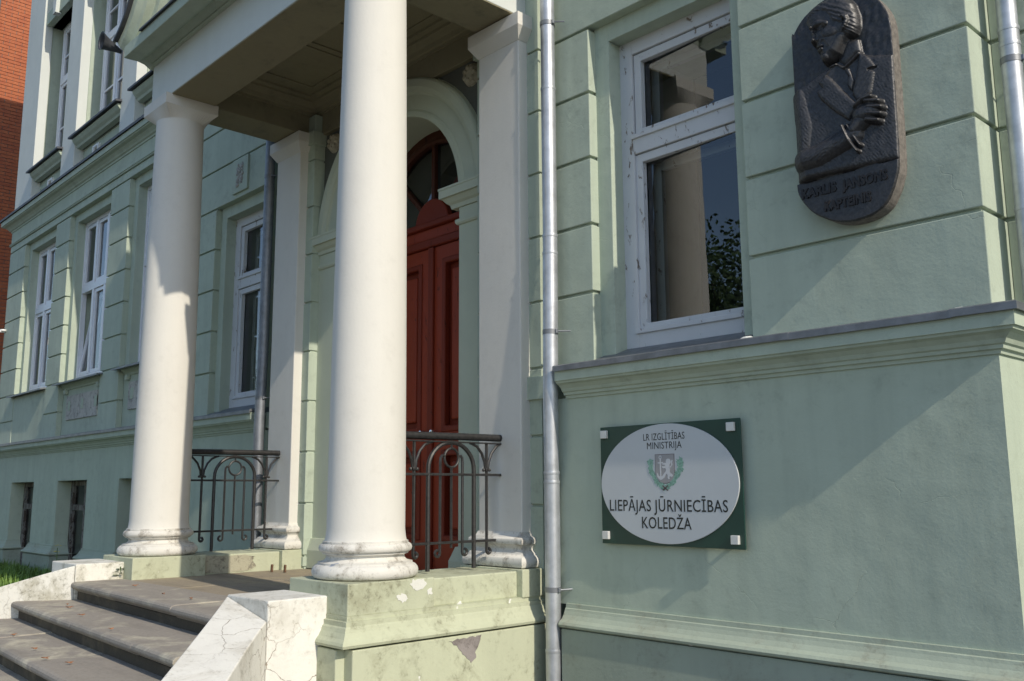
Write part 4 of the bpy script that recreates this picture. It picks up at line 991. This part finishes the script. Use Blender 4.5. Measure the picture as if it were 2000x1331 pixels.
# ------------------------------------------------------------------ brick building across the alley
bb = thing('brick_building', 'orange red brick building across the alley at the end of the green facade', 'building', (-25, 6, GZ))
XB = -22.0
B(-34, XB-.012, -.2, 16, GZ, 17).build('wall_core', 'mortar', bb)
B(-34.4, XB+.3, -.6, 16.4, 17, 17.3).build('roof', 'flash_dark', bb)
bl, bh, jt = .245, .068, .011
bme = MB().box(-.03, .0, -bl/2, bl/2, 0, bh).mesh('brick'); bme.materials.append(MT['brick'])
rr = random.Random(11); rest = MB(); cnt = 0
z = 2.0; row = 0
while z < 16.5:
    off = (row % 2)*.128
    y = -.1+off
    while y < 3.0:
        vis = 5.2 < z < 13.2 and .35 < y < 1.45
        if vis and cnt < 300:
            o = bpy.data.objects.new('brick', bme); C.objects.link(o); o.parent = bb; o.matrix_parent_inverse = Matrix.Translation((25, -6, -GZ))
            o.location = (XB+rr.uniform(-.003, .004), y+rr.uniform(-.003, .003), z+rr.uniform(-.0015, .0015)); cnt += 1
        else:
            dx = rr.uniform(-.003, .004); rest.box(XB-.03, XB+dx, y-bl/2, y+bl/2, z, z+bh)
        y += bl+jt
    z += bh+jt; row += 1
me = bpy.data.meshes.new('brickwork'); me.from_pydata(rest.v, [], rest.f); me.materials.append(MT['brick'])
o = link('brickwork', me, bb); o['kind'] = 'stuff'
dp = thing('brick_drainpipe', 'thin grey drainpipe fixed to the orange brick wall', 'drainpipe', (XB+.06, .50, GZ))
MB().tube([(XB+.06, .50, z) for z in np.linspace(16, GZ, 12)], .04, 10).build('pipe', 'zinc_dark', dp)
for q in range(8): MB().lathe([(.03, 0), (.055, .01), (.055, .05), (.03, .06)], (XB+.06, .50), 10).build('pipe_collar', 'zinc_dark', dp).location.z = 2.3+q*1.75

# ------------------------------------------------------------------ small fittings
cc = thing('security_camera', 'small white security camera on the far edge of the green facade', 'camera', (-17.60, .04, 4.22))
MB().lathe([(0, 0), (.05, .0), (.055, .015), (.05, .03), (0, .03)], (-17.53, .02), 16).build('mount', 'plastic_white', cc).location = (0, 0, 4.38)
b = MB().lathe([(0, 0), (.05, 0), (.06, .02), (.06, .17), (.068, .18), (.068, .22), (.055, .22), (.05, .2), (0, .2)], (0, 0), 18)
b.v = [(-17.66+vz*.85, -.10-vz*.25+vx, 4.30+vy-vz*.1) for vx, vy, vz in b.v]; b.build('housing', 'plastic_white', cc)
MB().tube([(-17.53, .05, 4.38), (-17.53, -.06, 4.37), (-17.53, -.12, 4.33)], .02, 10).build('arm', 'plastic_white', cc)
bs = thing('boot_scraper', 'two short rusty iron stubs standing on the porch floor', 'boot scraper', (-7.30, -.30, .938))
for x, y in ((-7.368, -.325), (-7.236, -.275)):
    MB().prism([(x-.012, y-.004, .938), (x+.012, y-.004, .938), (x+.010, y-.004, .975), (x+.014, y-.004, .998), (x-.004, y-.004, 1.002), (x-.010, y-.004, .985)], (0, .016, 0)).build('stub', 'rust', bs, .002)
rr = random.Random(5)
def lump(x, y, z, s, label):
    m = MB().lathe([(0, .5), (.5, .42), (.8, .2), (.9, 0), (.6, -.05)], (0, 0), 9, False)
    m.v = [(x+vx*s*(1.8+rr.uniform(-.3, .3)), y+vy*s*.8, z+vz*s*(1+rr.uniform(-.3, .3))) for vx, vy, vz in m.v]
    tag(m.build('mortar_lump', 'peel'), label, 'mortar')
lump(-2.80, -.02, 2.415, .030, 'pale mortar lump on the flashing below the peeling window')
lump(-1.66, -.03, 2.412, .022, 'whitish mortar lump on the flashing near the wall corner')
# fallen leaves on the treads
lv = [(-7.05, -2.10, .812), (-7.25, -2.06, .812), (-6.55, -2.16, .812), (-5.75, -2.22, .812), (-6.9, -2.48, .682), (-6.2, -2.52, .682), (-5.8, -2.56, .682), (-5.55, -2.50, .682), (-6.2, -1.75, .942), (-5.8, -1.72, .942), (-6.9, -1.70, .942)]
for i, (x, y, z) in enumerate(lv):
    a = rr.uniform(0, 6.28); s = rr.uniform(.011, .024); pts = []
    y += SK*(x-XM)
    for k in range(12):
        ph = 2*math.pi*k/12; q = s*(.7+.3*math.cos(5*ph)); lx = q*1.3*math.cos(ph); ly = q*.7*math.sin(ph)
        pts.append((x+lx*math.cos(a)-ly*math.sin(a), y+lx*math.sin(a)+ly*math.cos(a), z+.004+.010*abs(math.sin(ph+a))))
    tag(MB().prism(pts, (0, 0, .0015)).build('fallen_leaf', 'dryleaf'), 'small dry orange leaf lying on the '+{942: 'porch landing beside the top nosing', 812: 'first stone tread below the porch', 682: 'second stone tread below the porch'}[round(z*1000)], 'leaf', 'dry leaves on the steps')

# ------------------------------------------------------------------ plants
rr = random.Random(21)
gv, gf = [], []
def blade(x, y, z, h, w, lean, a):
    n = len(gv); dx, dy = math.cos(a), math.sin(a); px, py = -dy*w, dx*w
    for t, k in ((0, 1), (.5, .8), (1, 0.08)):
        l = lean*t*t
        gv.append((x+dx*l+px*k, y+dy*l+py*k, z+h*t)); gv.append((x+dx*l-px*k, y+dy*l-py*k, z+h*t))
    gf.append((n, n+1, n+3, n+2)); gf.append((n+2, n+3, n+5, n+4))
for i in range(26000):
    x = -17.4+8.0*rr.random(); y = -3.4+3.3*rr.random(); h = .06+.14*rr.random()**1.5
    blade(x, y, .478, h, rr.uniform(.004, .010), rr.uniform(.02, .10), rr.uniform(0, 6.28))
for i in range(9000):   # broad leaves of the ground cover
    x = -17.4+8.0*rr.random(); y = -3.4+3.3*rr.random(); blade(x, y, .48+.10*rr.random(), .035, rr.uniform(.014, .030), rr.uniform(.03, .06), rr.uniform(0, 6.28))
me = bpy.data.meshes.new('grass'); me.from_pydata(gv, [], gf); me.materials.append(MT['grass']); go = link('grass', me)
go['kind'] = 'stuff'; go['label'] = 'low green grass and weeds along the basement wall'; go['category'] = 'grass'
def weed(x, y, z, h, label, flowers=True, seed=1):
    q = random.Random(seed); t = thing('weed', label, 'weed', (x, y, z)); 
    stem = MB(); lf = MB(); fl = MB()
    top = (x+.03, y, z+h); stem.tube([(x, y, z), (x+.01, y+.01, z+h*.5), top], .004, 5)
    for i in range(int(26*h)+8):
        zz = z+h*q.uniform(.15, .95); a = q.uniform(0, 6.28); L = q.uniform(.03, .075)*(1.15-(zz-z)/h*.5)
        p = Vector((x+.015, y, zz)); d = Vector((math.cos(a), math.sin(a), .35)); w = Vector((-math.sin(a), math.cos(a), 0))*L*.28
        lf.add([p, p+d*L*.5+w, p+d*L-Vector((0, 0, L*.2)), p+d*L*.5-w], [(0, 1, 2, 3)])
    stem.build('stem', 'weed', t); lf.build('leaves', 'weed', t)
    if flowers:
        for i in range(7):
            a = q.uniform(0, 6.28); r = q.uniform(.0, .05); p = (top[0]+r*math.cos(a), top[1]+r*math.sin(a), top[2]+q.uniform(-.05, .03))
            b = MB().lathe([(0, .006), (.009, .003), (.011, 0)], (p[0], p[1]), 7); b.v = [(vx, vy, vz+p[2]) for vx, vy, vz in b.v]; b.build('flower', 'petal', t)
weed(-11.55, -.75, .48, .52, 'tall leafy weed with yellow flower heads in front of the basement wall', True, 3)
weed(-12.3, -.7, .48, .22, 'short bushy weed beside the tall flowering weed', False, 4)
weed(-7.66, -1.50, .945, .09, 'tiny green weed in the joint between cheek wall and column pedestal', False, 6)

# ------------------------------------------------------------------ street trees, mirrored in the window panes
def tree_mesh(seed, H, spread):
    q = random.Random(seed); tr = MB()
    tr.tube([(0, 0, 0), (.05, .03, H*.2), (-.04, .06, H*.42), (.05, .0, H*.7)], .2, 10, True, [.26, .2, .15, .06])
    cl = []
    for i in range(16):
        a = q.uniform(0, 6.28); z0 = H*q.uniform(.28, .6); L = spread*q.uniform(.5, 1.0); e = Vector((math.cos(a)*L, math.sin(a)*L, z0+L*q.uniform(.3, .9)))
        tr.tube([(0, 0, z0), (e.x*.5, e.y*.5, z0+(e.z-z0)*.4), e], .05, 6, True, [.08, .05, .015]); cl.append((e, spread*q.uniform(.28, .5))); cl.append((e*.6+Vector((0, 0, H*.22)), spread*q.uniform(.25, .45)))
    cl.append((Vector((0, 0, H*.9)), spread*.5)); lv = []; lf = []
    for i in range(24000):
        c, r = q.choice(cl); d = Vector((q.gauss(0, 1), q.gauss(0, 1), q.gauss(0, .8))).normalized()*r*q.random()**.4; p = c+d
        s = q.uniform(.06, .115); u = Vector((q.gauss(0, 1), q.gauss(0, 1), q.gauss(0, 1))).normalized(); w = u.orthogonal().normalized()
        n = len(lv); lv += [p-u*s, p+w*s*.6, p+u*s, p-w*s*.6]; lf.append((n, n+1, n+2, n+3))
    me = bpy.data.meshes.new('crown'); me.from_pydata(lv, [], lf); me.materials.append(MT['leaf'])
    tm = tr.mesh('trunk'); tm.materials.append(MT['bark']); return tm, me
kinds = [tree_mesh(1, 8.5, 2.6), tree_mesh(2, 10.0, 3.0)]
for i, (x, y) in enumerate(((-14.0, -18.5), (-19.5, -19.5), (-26, -18), (-33, -19), (-41, -18), (-50, -19))):
    t = thing('street_tree', 'leafy street tree mirrored in the tall window panes', 'tree', (x, y, GZ), 'trees across the street'); tm, cm = kinds[i % 2]
    for nm, mm in (('trunk', tm), ('crown', cm)):
        o = bpy.data.objects.new(nm, mm); C.objects.link(o); o.parent = t
    t.rotation_euler.z = i*1.7
